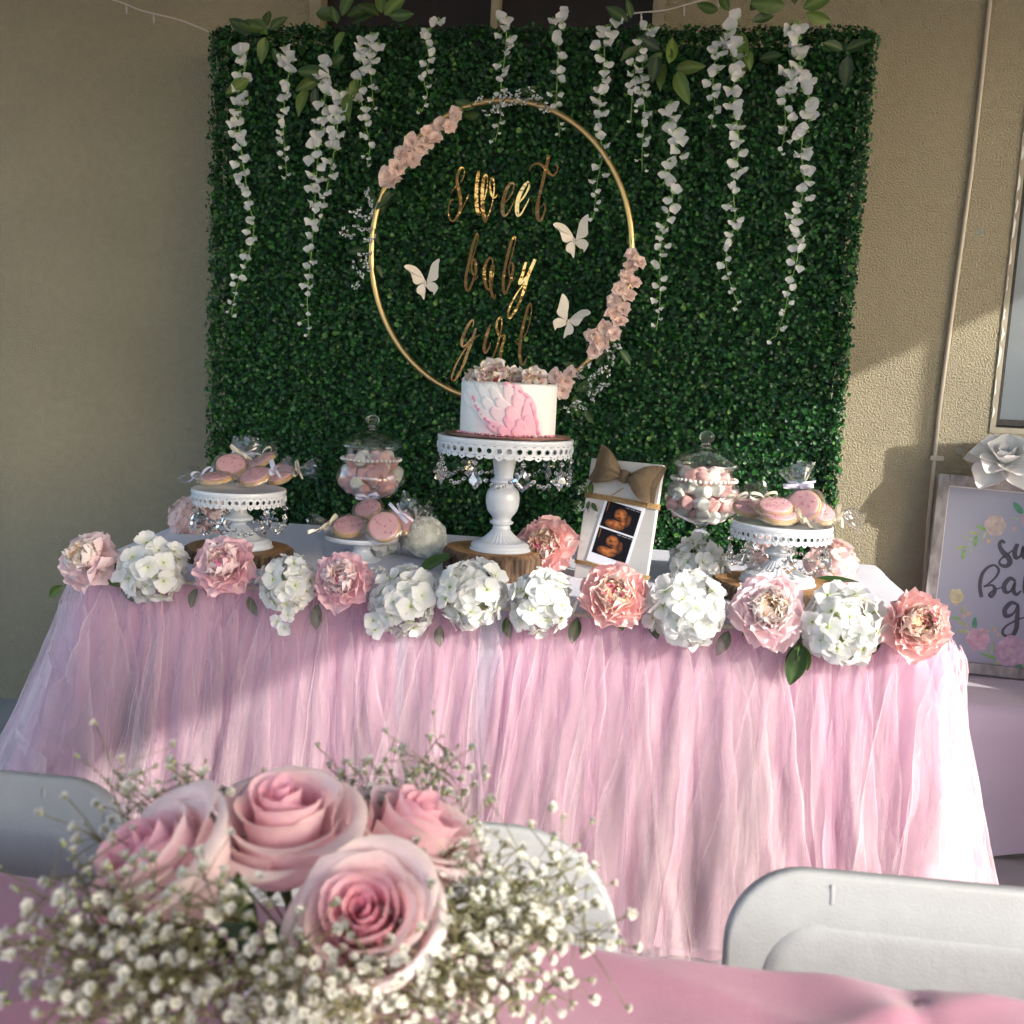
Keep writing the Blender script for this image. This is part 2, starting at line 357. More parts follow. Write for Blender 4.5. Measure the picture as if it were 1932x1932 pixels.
roof = thing('shade_roof', 'unseen flat boarded roof, added to cast the slanting shade edge', 'roof', (0, 0, 2.62))  # unseen roof, placed and sized so its edge throws the shade line
mb = MB()
for k in range(20): mb.box((-3.4 + k * .3175, -1.85, 0), (-3.4 + k * .3175 + .3125, 3.19, .03))
mb.obj('boarding', m_roof, roof, smooth=False)
mb = MB(); mb.box((2.945, -1.85, -.02), (2.99, 3.19, .12)); mb.obj('fascia', m_roof, roof, smooth=False)
roof.location.z = 2.60
post = thing('unseen_post', 'unseen thin steel post, guessed from the shadow bar on the wall', 'post', (2.87, 1.735, 0))  # out of view, guessed from the dark bar its shadow makes on the wall
mb = MB(); mb.lathe([(0, 0), (.05, 0), (.05, .01), (.016, .012), (.016, 2.575), (0, 2.575)], 16); mb.obj('pole', m_post, post)
scr = thing('shade_screen', 'tall slatted screen added out of view to shade the welcome sign', 'screen', (1.266, 2.78, 0), rot=(0, 0, R(10)))  # added out of view to keep the sign and nearby wall shaded
for k in range(7):
    mb = MB(); mb.box((.001 + k * .09, 0, .02), (.088 + k * .09, .02, 1.37), bev=.003); mb.obj('slat', m_twig, scr)
for zr in (.25, 1.1): mb = MB(); mb.box((0, .021, zr), (.63, .04, zr + .05)); mb.obj('rail', m_twig, scr, smooth=False)

fence = thing('reflected_fence', 'brown board fence added behind the camera for the gold reflections', 'fence', (0, -7.5, 0))  # added behind the camera so the gold letters mirror something brown
mb = MB(); mb.box((-.07, 0, .05), (.07, .02, 1.95), bev=.004); fb_ = mb.mesh('board', m_twig)
for k in range(84): link('board', fb_, fence, TR((-6.2 + k * .15, U(-.004, .004), U(-.02, .02)), (0, U(-.006, .006), 0)))

for (lb, x, y, z, w2, hh, rz) in (('lower unseen box added to shade the side cloth', 1.50, 2.36, 0, .20, .42, .2), ('upper unseen box added to shade the side cloth', 1.47, 2.37, .421, .17, .33, -.1)):  # unseen boxes, added only to shade the side cloth
    t = thing('shade_box', lb, 'box', (x, y, z), 'stacked shade boxes', (0, 0, rz))
    mb = MB(); mb.box((-w2, -w2, 0), (w2, w2, hh - .05), bev=.004); mb.obj('carton', m_cord, t); mb = MB(); mb.box((-w2 - .004, -w2 - .004, hh - .049), (w2 + .004, w2 + .004, hh), bev=.004); mb.obj('lid', m_post, t)
# conduit on the wall at right
cord = thing('wall_conduit', 'thin cream cable conduit running down the stucco wall', 'conduit')
pts = [py(u, v, WY - .008) for (u, v) in [(1885, -150), (1868, 0), (1850, 170), (1832, 330), (1806, 520), (1790, 640), (1774, 760), (1762, 870), (1752, 980), (1744, 1100), (1738, 1200), (1728, 1400)]]
mb = MB(); mb.tube(pts, .0060, 10); mb.obj('cable', m_cord, cord)
p = py(1763, 864, WY - .006); mb = MB(); mb.box(p + Vector((-.014, -.011, -.007)), p + Vector((.024, .005, .007)), bev=.002); mb.obj('clip', m_cord, cord)

# fairy light wires near the top of the wall
def wire(pts, label, drops):
    t = thing('light_string', label, 'string lights')
    P = [Vector(p) for p in catmull([tuple(p) for p in pts], 6)]
    mb = MB(); mb.tube(P, .0022, 6); mb.obj('wire', m_wire, t)
    for k in drops:
        q = P[k]; mb = MB(); mb.tube([q, q + Vector((.002, -.003, -.012))], .0018, 6); mb.tube([q + Vector((.002, -.003, -.011)), q + Vector((.003, -.004, -.028))], [.003, .002], 6); mb.obj('bulb', m_wire, t)
wire([py(u, v, 2.98) for (u, v) in [(1150, 40), (1190, 26), (1250, 20), (1290, 10), (1335, -2), (1400, -14)]], 'white wire of fairy lights rising above the hedge top', (8, 18, 26))
wire([py(u, v, 3.10) for (u, v) in [(150, -20), (230, 5), (268, 20), (340, 38), (400, 62)]], 'fine strand of fairy lights on the wall left of the hedge', (7, 14))

# ================================================================== HEDGE
HX0, HX1, HZ0, HZ1, HY = -1.345, .487, .12, 2.150, 2.95
hedge = thing('hedge_panel', 'tall artificial boxwood hedge panel behind the dessert table', 'hedge', (0, HY, 0))
mb = MB(); mb.box((HX0 + .02, .045, HZ0), (HX1 - .02, .06, HZ1 - .02)); mb.obj('backing', m_backing, hedge, smooth=False)
for x in (HX0 + .05, HX1 - .05):
    mb = MB(); mb.box((x - .02, .061, 0), (x + .02, .10, HZ1 - .03)); mb.obj('upright', m_twig, hedge, smooth=False)
def leaf_batch(n, face):
    """round cupped boxwood leaves: n,(7,3) vertices"""
    base = np.array([(0, 0, 0), (-.36, .30, .07), (-.42, .68, .10), (0, 1, .02), (.42, .68, .10), (.36, .30, .07), (0, .52, -.06)], float)
    s = rng.uniform(.0090, .0150, n)
    V = base[None] * s[:, None, None]
    if face == 'front':
        X = rng.uniform(HX0, HX1, n); Z = rng.uniform(.55, HZ1, n)
        bump = np.array([mnoise.noise((x * 9, z * 9, 3)) * .016 + mnoise.noise((x * 22, z * 22, 7)) * .014 for x, z in zip(X, Z)])
        Y = -.005 - bump + rng.uniform(-.012, .042, n) ; P = np.stack([X, Y, Z], 1); N0 = np.array([0, -1, .10])
    elif face == 'left': P = np.stack([HX0 + rng.uniform(-.012, .02, n), rng.uniform(-.02, .055, n), rng.uniform(.55, HZ1, n)], 1); N0 = np.array([-1, -.45, .1])
    elif face == 'right': P = np.stack([HX1 - rng.uniform(-.012, .02, n), rng.uniform(-.02, .055, n), rng.uniform(.55, HZ1, n)], 1); N0 = np.array([1, -.45, .1])
    else: P = np.stack([rng.uniform(HX0, HX1, n), rng.uniform(-.02, .055, n), HZ1 + rng.uniform(-.014, .016, n)], 1); N0 = np.array([0, -.5, 1.])
    nrm = N0 + rng.normal(0, .62, (n, 3)); nrm /= np.linalg.norm(nrm, axis=1)[:, None]
    t = rng.normal(0, 1, (n, 3)) + np.array([0, -.25, .35]); t -= nrm * (t * nrm).sum(1)[:, None]; t /= np.linalg.norm(t, axis=1)[:, None]
    b = np.cross(t, nrm)
    W = V[:, :, 0:1] * b[:, None] + V[:, :, 1:2] * t[:, None] + V[:, :, 2:3] * nrm[:, None] + P[:, None]
    k = rng.random(n)[:, None]; d = np.array([.012, .058, .019]); l = np.array([.032, .15, .028]); c = d + (l - d) * k ** 1.6
    young = rng.random(n) < .05; c[young] = np.array([.065, .18, .028]) * rng.uniform(.6, 1.1, (young.sum(), 1))
    blue = rng.random(n) < .18; c[blue] = np.array([.012, .050, .030]) * rng.uniform(.7, 1.2, (blue.sum(), 1))
    return W, np.repeat(c[:, None], 7, 1)
FT = np.array([(6, 0, 1), (6, 1, 2), (6, 2, 3), (6, 3, 4), (6, 4, 5), (6, 5, 0)])
Ws, Cs = zip(*[leaf_batch(n, f) for n, f in ((76000, 'front'), (3600, 'left'), (3600, 'right'), (4200, 'top'))])
Wl = np.concatenate(Ws).reshape(-1, 3); Cl = np.concatenate(Cs).reshape(-1, 3); nl = len(Wl) // 7
Fl = (FT[None] + np.arange(nl)[:, None, None] * 7).reshape(-1, 3)
ho = link('foliage', npmesh('foliage', Wl, Fl, m_leaf, True, Cl), hedge); ho['kind'] = 'stuff'
# the most prominent leaves, each its own part
leafmesh = []
for k in range(6):
    s = 1.0; c = [(.03, .13, .025), (.045, .16, .03), (.075, .19, .03), (.012, .06, .02), (.02, .09, .022), (.05, .15, .02)][k]
    mb = MB(); V = [(0, 0, 0), (-.34, .28, .06), (-.45, .62, .11), (-.24, .92, .07), (0, 1, .03), (.24, .92, .07), (.45, .62, .11), (.34, .28, .06), (0, .5, -.07)]
    mb.add([Vector(v) for v in V], [(8, i, i + 1) for i in range(7)] + [(8, 7, 0)], c); leafmesh.append(mb.mesh('leaf', m_leaf))
for k in range(300):
    edge = k % 5 == 0
    x = (random.choice([HX0 - .008, HX1 + .008]) if edge else U(HX0, HX1)); z = U(.75, HZ1)
    n_ = Vector(((-1 if x < 0 else 1) if edge else U(-.5, .5), -1, U(-.2, .6)))
    link('leaf', leafmesh[k % 6], hedge, aim((x, U(-.035, -.02) if not edge else U(-.03, .03), z), n_, U(0, 6.28), U(.0125, .0185)))

# ================================================================== PETALS AND LEAVES
def petal_mb(mb, L, W, cup=.3, curl=0., ruffle=0., seed=0, col=None, nu=4, nv=5, M=None, point=.0, neck=.5, mi=0, frill=0.):
    def fn(a, b):
        u = a * 2 - 1; pk = neck
        s = (1 - ((pk - b) / pk) ** 1.7) ** .7 if b < pk else max(0, 1 - ((b - pk) / (1.03 - pk)) ** 2.4) ** .55
        wd = W * (.10 + .92 * s) * (1 - point * b * b)
        y = L * (b - .10 * u * u * b * b); x = wd * u * .5
        z = cup * wd * u * u + curl * L * b * b + ruffle * L * b * b * math.sin(u * 3.4 + seed * 2.1 + b * 2)
        z += ruffle * .7 * L * b * nz(u * 1.7 + seed, b * 2.3, seed * .7)
        if frill: z += frill * L * b ** 3 * math.sin(u * 8 + seed * 3); y += frill * L * b ** 3 * math.cos(u * 7 + seed * 5) * .8
        v = Vector((x, y, z)); return M @ v if M else v
    mb.grid(fn, nu, nv, (lambda a, b: col(a * 2 - 1, b)) if col else None, mi)
def mixc(a, b, t): t = max(0, min(1, t)); return tuple(x + (y - x) * t for x, y in zip(a, b))
def leaf_mesh(name, L, W, col, col2=None, curl=-.15):
    mb = MB()
    def fn(a, b):
        u = a * 2 - 1; wd = W * max(0.02, math.sin(PI * b ** .85)) ** .8
        return Vector((u * wd / 2, L * b, abs(u) * wd * .22 + curl * L * b * b))
    mb.grid(fn, 4, 8, lambda a, b: mixc(col, col2 or col, .4 + .6 * nz(a * 3, b * 4)) if abs(a - .5) > .05 else mixc(col, (.25, .35, .12), .35))
    return mb.mesh(name, m_vine)
vineleaf = [leaf_mesh('leaf', 1, .46, c, c2, cu) for c, c2, cu in [((.09, .16, .025), (.05, .11, .02), -.2), ((.03, .075, .022), (.045, .10, .028), -.1), ((.13, .20, .03), (.08, .15, .03), -.3), ((.045, .07, .05), (.03, .05, .03), .1)]]

# ---- wisteria floret: one round standard petal, two wings, a keel
def wisteria_mesh(seed):
    random.seed(seed); mb = MB(); wc = lambda u, b: mixc((.42, .58, .30), (.80, .80, .83), b * 3.0)
    for sx, L, W, tilt in ((0, 1., 1.25, -.5), (.55, .62, .62, .1), (-.55, .62, .62, .1), (0, .45, .4, .9)):
        M = Matrix.Rotation(sx + U(-.15, .15), 4, 'Z') @ Matrix.Rotation(-tilt + U(-.2, .2), 4, 'X')
        petal_mb(mb, L, W, U(.12, .35), U(-.3, .25), .10, seed + sx, wc, 4, 4, M, neck=.62)
    mb.tube([(0, 0, 0), (0, -.12, .02), (0, -.2, 0)], [.10, .12, .05], 5, (.25, .42, .16))
    return mb.mesh('flower', m_white_petal)
wist = [wisteria_mesh(k) for k in range(6)]
random.seed(21)
GY = 2.885
def garland(label, strands, leaves=(), size=1.0):
    t = thing('wisteria_garland', label, 'garland', py(*strands[0][0], GY), 'white wisteria garlands over the hedge')
    inv = Matrix.Translation(-t.location); stem = MB()
    for st in strands:
        P = [inv @ py(u, v, GY + U(-.008, .008)) for u, v in st]
        C = [Vector(p) for p in catmull(P, 10)]
        stem.tube(C, [.0022 * (1 - .5 * i / len(C)) for i in range(len(C))], 5)
        L = [0]
        for a, b in zip(C, C[1:]): L.append(L[-1] + (b - a).length)
        s = .006; side = 1
        while s < L[-1]:
            i = next(k for k in range(len(L)) if L[k] >= s) ; q = C[i]; f = s / L[-1]; full = min(1, L[-1] / .45)
            sz = (.031 - .0165 * f) * (.82 + .18 * full) * size * U(.8, 1.2)
            if f > .86: sz *= .75
            d = Vector((side * U(.35, 1.0), U(-.9, -.35), U(-.75, .35))); tip = q + d * .010 * U(.5, 1.9)
            stem.tube([q, q.lerp(tip, .5) + Vector((0, -.001, .003)), tip], .0011, 4)
            link('flower', random.choice(wist), t, aim(tip, Vector((U(-.4, .4), -1, U(-.3, .6))), U(0, .6) * side + (PI if random.random() < .72 else U(-1, 1)), sz))
            s += U(.0105, .0185) * (1.0 + .45 * f) if f < .8 else U(.014, .024); side = -side if random.random() < .8 else side
    for (u, v, ang, ln, k) in leaves:
        q = inv @ py(u, v, GY - .008)
        link('leaf', vineleaf[k], t, Matrix.Translation(q) @ Matrix.Rotation(R(90), 4, 'X') @ Matrix.Rotation(R(ang), 4, 'Z') @ Matrix.Rotation(U(-.5, .5), 4, 'Y') @ Matrix.Rotation(U(-.3, .5), 4, 'X') @ Matrix.Scale(ln, 4))
    stem.obj('stem', m_stem, t)
# leaf angle: 0 = up, positive = towards the left
garland('longest wisteria strand near the hedge corner, ending low on the far left', [[(465, 92), (458, 170), (452, 250), (462, 330), (470, 385), (479, 430), (468, 485), (450, 530), (436, 595)]],
        [(500, 55, 80, .075, 0), (505, 50, 10, .06, 2), (510, 55, -60, .06, 0), (500, 70, 170, .07, 0), (470, 150, 120, .075, 2), (452, 205, 150, .055, 2), (505, 65, 45, .07, 0), (515, 90, -150, .06, 1), (480, 60, 65, .08, 1)])
garland('short thin wisteria strand, second from the left hedge corner', [[(535, 85), (545, 130), (537, 190), (535, 250), (541, 335)]], [], .95)
garland('thick double wisteria strand hanging lowest beside the hoop flowers', [[(612, 110), (612, 190), (600, 290), (594, 380), (588, 470), (580, 560), (583, 630)], [(655, 165), (640, 215), (628, 300), (612, 375), (600, 430)]],
        [(640, 35, 70, .09, 0), (645, 30, -40, .08, 0), (620, 140, 85, .09, 1), (600, 150, 115, .07, 2), (580, 170, 165, .075, 2), (595, 165, 178, .06, 3), (650, 60, 150, .06, 2), (636, 45, 20, .05, 1), (655, 30, -75, .07, 1)])
garland('full-headed wisteria strand above the pink hoop blossoms', [[(700, 60), (688, 110), (680, 170), (690, 235), (698, 275), (692, 312)], [(715, 75), (700, 130), (705, 200)]],
        [(672, 150, 170, .06, 2), (660, 175, 185, .08, 2), (715, 30, 55, .08, 0), (725, 28, -50, .08, 0), (720, 25, 5, .07, 0), (735, 30, -85, .07, 1), (705, 30, 95, .07, 1), (650, 105, 120, .06, 1)])
garland('slim wisteria strand just left of the hoop top', [[(828, 32), (805, 70), (810, 110), (800, 150), (806, 180), (795, 212)]], [], .85)
garland('wisteria strand crossing the baby\'s breath at the hoop top', [[(945, 28), (955, 60), (952, 110), (945, 160), (945, 215), (934, 268)]], [], .85)
garland('wisteria strand ending inside the hoop right of its top', [[(1058, 18), (1055, 60), (1052, 130), (1050, 190), (1056, 258)]], [], .85)
garland('wisteria strand falling across the right arc of the hoop to a butterfly', [[(1165, 28), (1142, 70), (1140, 120), (1132, 180), (1130, 240), (1136, 290), (1126, 350), (1120, 412)]], [(1185, 40, 60, .07, 1), (1190, 35, 20, .05, 1)], .95)
garland('pair of short wisteria strands with loose heads, right of the hoop top', [[(1226, 45), (1205, 90), (1195, 140), (1192, 190), (1190, 232)], [(1212, 110), (1213, 170), (1216, 220), (1212, 270), (1211, 325)]], [(1222, 95, 100, .06, 3), (1240, 105, 175, .08, 3), (1205, 90, 130, .06, 1)], .85)
garland('wisteria strand under a spray of bright leaves, right of the hoop', [[(1262, 190), (1266, 220), (1278, 280), (1262, 330), (1268, 380), (1250, 440), (1245, 500), (1245, 570), (1238, 625)]],
        [(1262, 120, -10, .075, 2), (1275, 130, -85, .075, 2), (1278, 135, -155, .09, 2), (1255, 120, 175, .07, 2), (1245, 95, 60, .07, 3), (1250, 100, 130, .06, 1), (1268, 110, 30, .05, 0)])
garland('tall wisteria strand with a short companion, second from the hedge\'s right side', [[(1388, 35), (1385, 100), (1386, 190), (1394, 270), (1384, 350), (1386, 420), (1370, 480), (1375, 525), (1392, 575)], [(1365, 60), (1350, 110), (1345, 160), (1348, 200), (1340, 245)]],
        [(1375, 20, 30, .06, 0), (1400, 60, 180, .11, 2), (1405, 90, 200, .06, 0), (1420, 40, -70, .06, 1), (1415, 20, -35, .07, 1), (1355, 20, 75, .06, 0)])
garland('wisteria strand with the fullest head, nearest the hedge\'s right side', [[(1495, 35), (1510, 120), (1525, 190), (1512, 280), (1518, 350), (1500, 420), (1505, 480), (1490, 540), (1480, 590), (1464, 635)], [(1490, 120), (1480, 180), (1482, 240), (1472, 290)]],
        [(1480, 10, 85, .09, 0), (1500, 8, 15, .06, 0), (1515, 15, -60, .09, 0), (1475, 105, 90, .06, 1), (1590, 95, 80, .06, 1), (1595, 95, -70, .06, 1), (1600, 105, 180, .08, 3), (1520, 25, -110, .07, 2)], 1.05)

# ================================================================== HOOP
random.seed(5)
HC, HRX, HRZ = Vector((-.497, 2.875, 1.549)), .372, .412
HC = py(942, 478, 2.875); HRX = (py(1188, 478, 2.875) - py(697, 478, 2.875)).length / 2; HRZ = (py(942, 196, 2.875) - py(942, 762, 2.875)).length / 2
hoop = thing('hoop_wreath', 'large gold hoop wreath with pink blossoms on the hedge', 'wreath', HC)
mb = MB(); pts = [Vector((HRX * math.cos(t), 0, HRZ * math.sin(t))) for t in np.linspace(0, 2 * PI, 121)[:-1]]
V = []; F = []
for i, p in enumerate(pts):
    nrm = Vector((p.x, 0, p.z)).normalized()
    for k in range(10):
        a = 2 * PI * k / 10; V.append(p + (nrm * math.cos(a) + Vector((0, 1, 0)) * math.sin(a)) * .0085)
for i in range(120):
    for k in range(10): j = (i + 1) % 120; F.append((i * 10 + k, i * 10 + (k + 1) % 10, j * 10 + (k + 1) % 10, j * 10 + k))
mb.add(V, F); mb.obj('hoop', m_hoop, hoop)
def blossom_mesh(seed, c0, c1, cc, name='blossom', rows=((6, 1.0, 1.05, 1.15), (6, .82, .9, .75), (5, .55, .62, .4)), m=None):
    random.seed(seed); mb = MB()
    for n, L, W, tilt in rows:
        ph = U(0, 6)
        for k in range(n):
            M = Matrix.Rotation(ph + 2 * PI * k / n + U(-.15, .15), 4, 'Z') @ Matrix.Rotation(PI / 2 - tilt + U(-.15, .15), 4, 'X')
            cb = mixc(c0, c1, random.random() * .6)
            petal_mb(mb, L * U(.88, 1.1), W, .3, -.18, .14, seed + k, lambda u, b, cb=cb: mixc(cc, cb, b * 1.5), 4, 4, M, neck=.6)
    for k in range(8): mb.tube([(0, 0, 0), (U(-.16, .16), U(-.16, .16), U(.3, .5))], [.02, .012], 4, (.75, .62, .45))
    return mb.mesh(name, m or m_petal)
bloss = [blossom_mesh(k, (.97, .76, .71), (.97, .86, .80), (.97, .90, .76)) for k in range(5)]
sb = []
for s in range(4):                           # little artificial baby's breath clusters
    random.seed(40 + s); mb = MB()
    for k in range(7):
        c = Vector((U(-1, 1), U(-.5, .5), U(-1.2, 1.2)))
        mb.tube([Vector((0, .2, 0)), c * .6 + Vector((0, .2, 0)), c], .05, 4, (.16, .22, .08))
        for q in range(4):
            petal_mb(mb, .42, .42, .3, .2, .1, k + q, lambda u, b: (.82, .84, .88), 2, 3, Matrix.Translation(c) @ Matrix.Rotation(q * 1.6 + U(0, .5), 4, 'Y') @ Matrix.Rotation(U(.6, 1.3), 4, 'X') @ Matrix.Rotation(U(0, 3), 4, 'Z'))
    sb.append(mb.mesh('baby_breath_cluster', m_white_petal))
random.seed(6)
def on_hoop(u, v, y=0): return py(u, v, HC.y + y) - HC
for (u, v, s) in [(733, 335, .040), (748, 318, .036), (742, 345, .034), (760, 292, .034), (780, 300, .032), (778, 268, .033), (795, 278, .032), (808, 252, .032), (822, 262, .030), (832, 236, .030), (848, 240, .028), (862, 222, .028), (805, 270, .03), (765, 312, .032), (858, 212, .022),
                  (1192, 482, .026), (1205, 496, .028), (1188, 505, .028), (1180, 524, .030), (1196, 535, .028), (1170, 545, .030), (1185, 560, .030), (1160, 568, .030), (1176, 585, .030), (1155, 592, .032), (1168, 608, .030), (1142, 618, .034), (1158, 630, .030), (1128, 645, .038), (1118, 632, .03), (1122, 662, .03), (1140, 645, .032),
                  (1050, 712, .034), (1066, 720, .034), (1060, 738, .032), (1078, 705, .03)]:
    link('blossom', random.choice(bloss), hoop, aim(on_hoop(u, v, -.022 + U(-.008, .004)), Vector((U(-.6, .6), -1, U(-.3, .7))), U(0, 6), s * .82))
for (u, v) in [(692, 365), (700, 382), (672, 400), (688, 412), (700, 405), (678, 432), (698, 432), (650, 437), (660, 445), (690, 452), (702, 452), (695, 478), (682, 485), (668, 500), (680, 515), (695, 505), (672, 540), (690, 495),
               (905, 188), (918, 212), (930, 195), (948, 190), (955, 180), (968, 195), (978, 178), (988, 190), (1000, 172), (1008, 185), (1022, 192), (1030, 205), (940, 208),
               (1162, 652), (1148, 668), (1155, 680), (1130, 700), (1118, 712), (1145, 700), (1138, 725), (1110, 735), (1120, 750), (1085, 760), (1100, 768), (1075, 770), (1128, 735), (1105, 690), (1095, 710)]:
    link('baby_breath_cluster', random.choice(sb), hoop, aim(on_hoop(u, v, -.018), Vector((U(-.4, .4), -1, U(-.4, .4))), U(0, 6), U(.011, .0155)))
for (u, v, ang, ln, k) in [(745, 365, 135, .07, 3), (735, 360, 160, .06, 1), (712, 380, 40, .05, 1), (705, 430, 200, .05, 1), (710, 500, -150, .04, 1), (880, 215, 95, .05, 1), (895, 205, 70, .06, 1), (905, 215, 100, .05, 0), (985, 180, -60, .05, 1), (1010, 185, 40, .04, 1), (1190, 465, 20, .03, 0), (1193, 460, -20, .03, 0),
                           (1170, 660, -140, .05, 1), (1090, 700, 60, .05, 0), (1100, 725, -120, .05, 1), (1085, 745, -170, .06, 0), (1125, 690, -30, .05, 1), (1105, 770, -150, .05, 1), (1120, 720, 120, .06, 1), (688, 470, 100, .05, 1)]:
    q = on_hoop(u, v, -.006)
    link('leaf', vineleaf[k], hoop, Matrix.Translation(q) @ Matrix.Rotation(R(90), 4, 'X') @ Matrix.Rotation(R(ang), 4, 'Z') @ Matrix.Rotation(U(-.6, .6), 4, 'Y') @ Matrix.Scale(ln, 4))

# ================================================================== GOLD WORDS: brush strokes (x, y, width)
A = dict(
 s=[[(185, 465, 8), (210, 415, 10), (262, 360, 14)],
    [(322, 308, 14), (365, 245, 16), (383, 150, 14), (360, 90, 18), (320, 112, 30), (285, 190, 38), (272, 290, 42), (285, 380, 46), (305, 480, 50), (318, 580, 46), (318, 660, 42), (300, 740, 40), (255, 830, 34), (200, 883, 26), (155, 850, 20), (135, 760, 18), (145, 650, 18), (180, 578, 22), (225, 570, 14)],
    [(315, 745, 20), (370, 640, 15), (410, 560, 20), (440, 487, 24)]],
 w=[[(580, 132, 45), (570, 230, 50), (550, 380, 52), (545, 520, 54), (550, 650, 54), (565, 745, 50), (582, 785, 30), (610, 740, 16)],
    [(612, 700, 14), (680, 510, 18), (716, 340, 18), (715, 230, 22), (690, 198, 32), (655, 285, 46), (640, 420, 50), (636, 560, 52), (645, 700, 54), (663, 825, 50), (682, 895, 26), (712, 830, 18), (762, 700, 18), (797, 570, 20)],
    [(797, 560, 18), (815, 450, 22), (818, 330, 24), (800, 240, 22), (773, 255, 25), (757, 340, 26), (766, 440, 28), (790, 510, 30), (830, 533, 20), (866, 490, 10)]],
 e=[[(975, 590, 20), (1040, 510, 24), (1090, 420, 28), (1105, 330, 28), (1080, 302, 30), (1030, 340, 46), (985, 430, 52), (950, 530, 56), (930, 640, 58), (930, 740, 58), (952, 793, 36), (1000, 760, 25), (1060, 660, 18), (1090, 590, 14), (1100, 535, 9)]],
 f=[[(1205, 595, 20), (1270, 510, 24), (1320, 420, 26), (1345, 340, 26), (1325, 302, 28), (1275, 350, 48), (1220, 440, 52), (1180, 540, 58), (1160, 650, 60), (1160, 750, 58), (1177, 803, 36), (1230, 760, 22), (1280, 670, 18), (1320, 600, 14), (1340, 545, 9)]],
 t=[[(1640, -105, 44), (1600, 50, 46), (1560, 200, 46), (1510, 400, 44), (1470, 550, 46), (1450, 680, 56), (1450, 790, 58), (1477, 863, 45), (1520, 830, 35), (1555, 740, 28), (1570, 660, 24), (1555, 607, 18), (1525, 645, 12)],
    [(1345, 130, 10), (1375, 60, 18), (1440, 20, 28), (1520, 40, 36), (1590, 100, 44), (1640, 165, 40), (1695, 195, 28), (1745, 150, 22), (1765, 80, 20), (1748, 42, 24)]])
B = dict(
 b=[[(490, 650, 24), (545, 480, 18), (590, 320, 18), (600, 230, 20), (580, 198, 28), (545, 270, 42), (490, 430, 50), (445, 620, 52), (410, 760, 48), (375, 900, 52), (350, 1050, 56), (352, 1200, 58), (387, 1278, 42), (430, 1230, 40), (470, 1130, 40), (510, 1030, 48), (545, 920, 52), (545, 780, 48), (530, 692, 40), (495, 690, 35), (468, 780, 28), (470, 880, 32), (500, 970, 40), (545, 1050, 24), (590, 985, 10)]],
 a=[[(830, 830, 22), (870, 770, 24), (870, 690, 28), (830, 652, 32), (770, 710, 48), (725, 830, 58), (710, 960, 62), (720, 1100, 62), (755, 1220, 52), (790, 1258, 30), (815, 1225, 18)],
    [(845, 1150, 40), (880, 1000, 18), (900, 880, 16), (900, 800, 18), (875, 820, 34), (845, 900, 44), (830, 1020, 50), (830, 1150, 54), (840, 1270, 52), (865, 1360, 48), (900, 1420, 36), (925, 1380, 18), (920, 1330, 10)]],
 c=[[(1175, 800, 22), (1230, 620, 18), (1280, 440, 18), (1305, 300, 20), (1290, 247, 28), (1240, 320, 44), (1185, 480, 50), (1140, 680, 50), (1110, 800, 46), (1080, 950, 54), (1065, 1100, 56), (1065, 1240, 56), (1092, 1330, 42), (1130, 1280, 40), (1180, 1160, 42), (1215, 1050, 48), (1245, 930, 50), (1255, 800, 46), (1230, 737, 30), (1190, 780, 20), (1175, 880, 24), (1195, 990, 32), (1235, 1090, 24), (1285, 1030, 10)]],
 y=[[(1500, 732, 40), (1470, 830, 52), (1440, 950, 52), (1405, 1060, 60), (1372, 1138, 46), (1420, 1120, 38), (1490, 1030, 30), (1550, 930, 26)],
    [(1675, 680, 56), (1620, 800, 60), (1560, 940, 62), (1510, 1080, 62), (1470, 1240, 60), (1430, 1360, 50), (1390, 1470, 44), (1330, 1600, 44), (1260, 1720, 44), (1187, 1798, 44), (1165, 1730, 40), (1190, 1600, 36), (1260, 1450, 30), (1340, 1310, 24), (1420, 1200, 20), (1480, 1110, 22)]])
C_ = dict(
 g=[[(575, 640, 18), (598, 560, 22), (580, 512, 30), (530, 560, 44), (470, 660, 54), (420, 770, 56), (385, 880, 56), (377, 960, 48), (410, 983, 36), (470, 940, 30), (560, 830, 34)],
    [(642, 655, 20), (610, 750, 48), (565, 880, 56), (515, 1010, 56), (460, 1150, 54), (400, 1310, 50), (330, 1450, 46), (260, 1560, 42), (202, 1608, 36), (185, 1550, 36), (220, 1420, 34), (290, 1270, 30), (380, 1120, 26), (470, 990, 22), (580, 880, 18), (650, 810, 14), (720, 765, 8)]],
 i=[[(900, 590, 22), (865, 670, 46), (825, 790, 56), (795, 910, 58), (778, 1010, 56), (792, 1088, 44), (830, 1070, 34), (870, 1000, 24), (900, 905, 12)]],
 r=[[(890, 1195, 18), (915, 1213, 26), (960, 1150, 28), (1005, 1040, 30), (1045, 900, 28), (1060, 830, 30), (1090, 720, 26), (1108, 600, 24), (1105, 500, 24), (1075, 467, 30), (1030, 530, 40), (1015, 640, 42), (1040, 740, 46), (1080, 800, 40), (1130, 792, 32), (1160, 790, 30), (1150, 860, 46), (1120, 960, 50), (1090, 1080, 54), (1085, 1190, 56), (1092, 1240, 50)]],
 l=[[(1490, 830, 16), (1550, 740, 16), (1590, 620, 18), (1625, 460, 18), (1645, 310, 20), (1625, 222, 30), (1580, 290, 44), (1540, 430, 48), (1500, 580, 50), (1465, 730, 52), (1440, 900, 56), (1425, 1060, 54), (1430, 1200, 52), (1467, 1298, 40), (1510, 1280, 28), (1540, 1210, 20), (1555, 1165, 10)],
    [(1355, 880, 10), (1375, 935, 26), (1415, 945, 30)]])
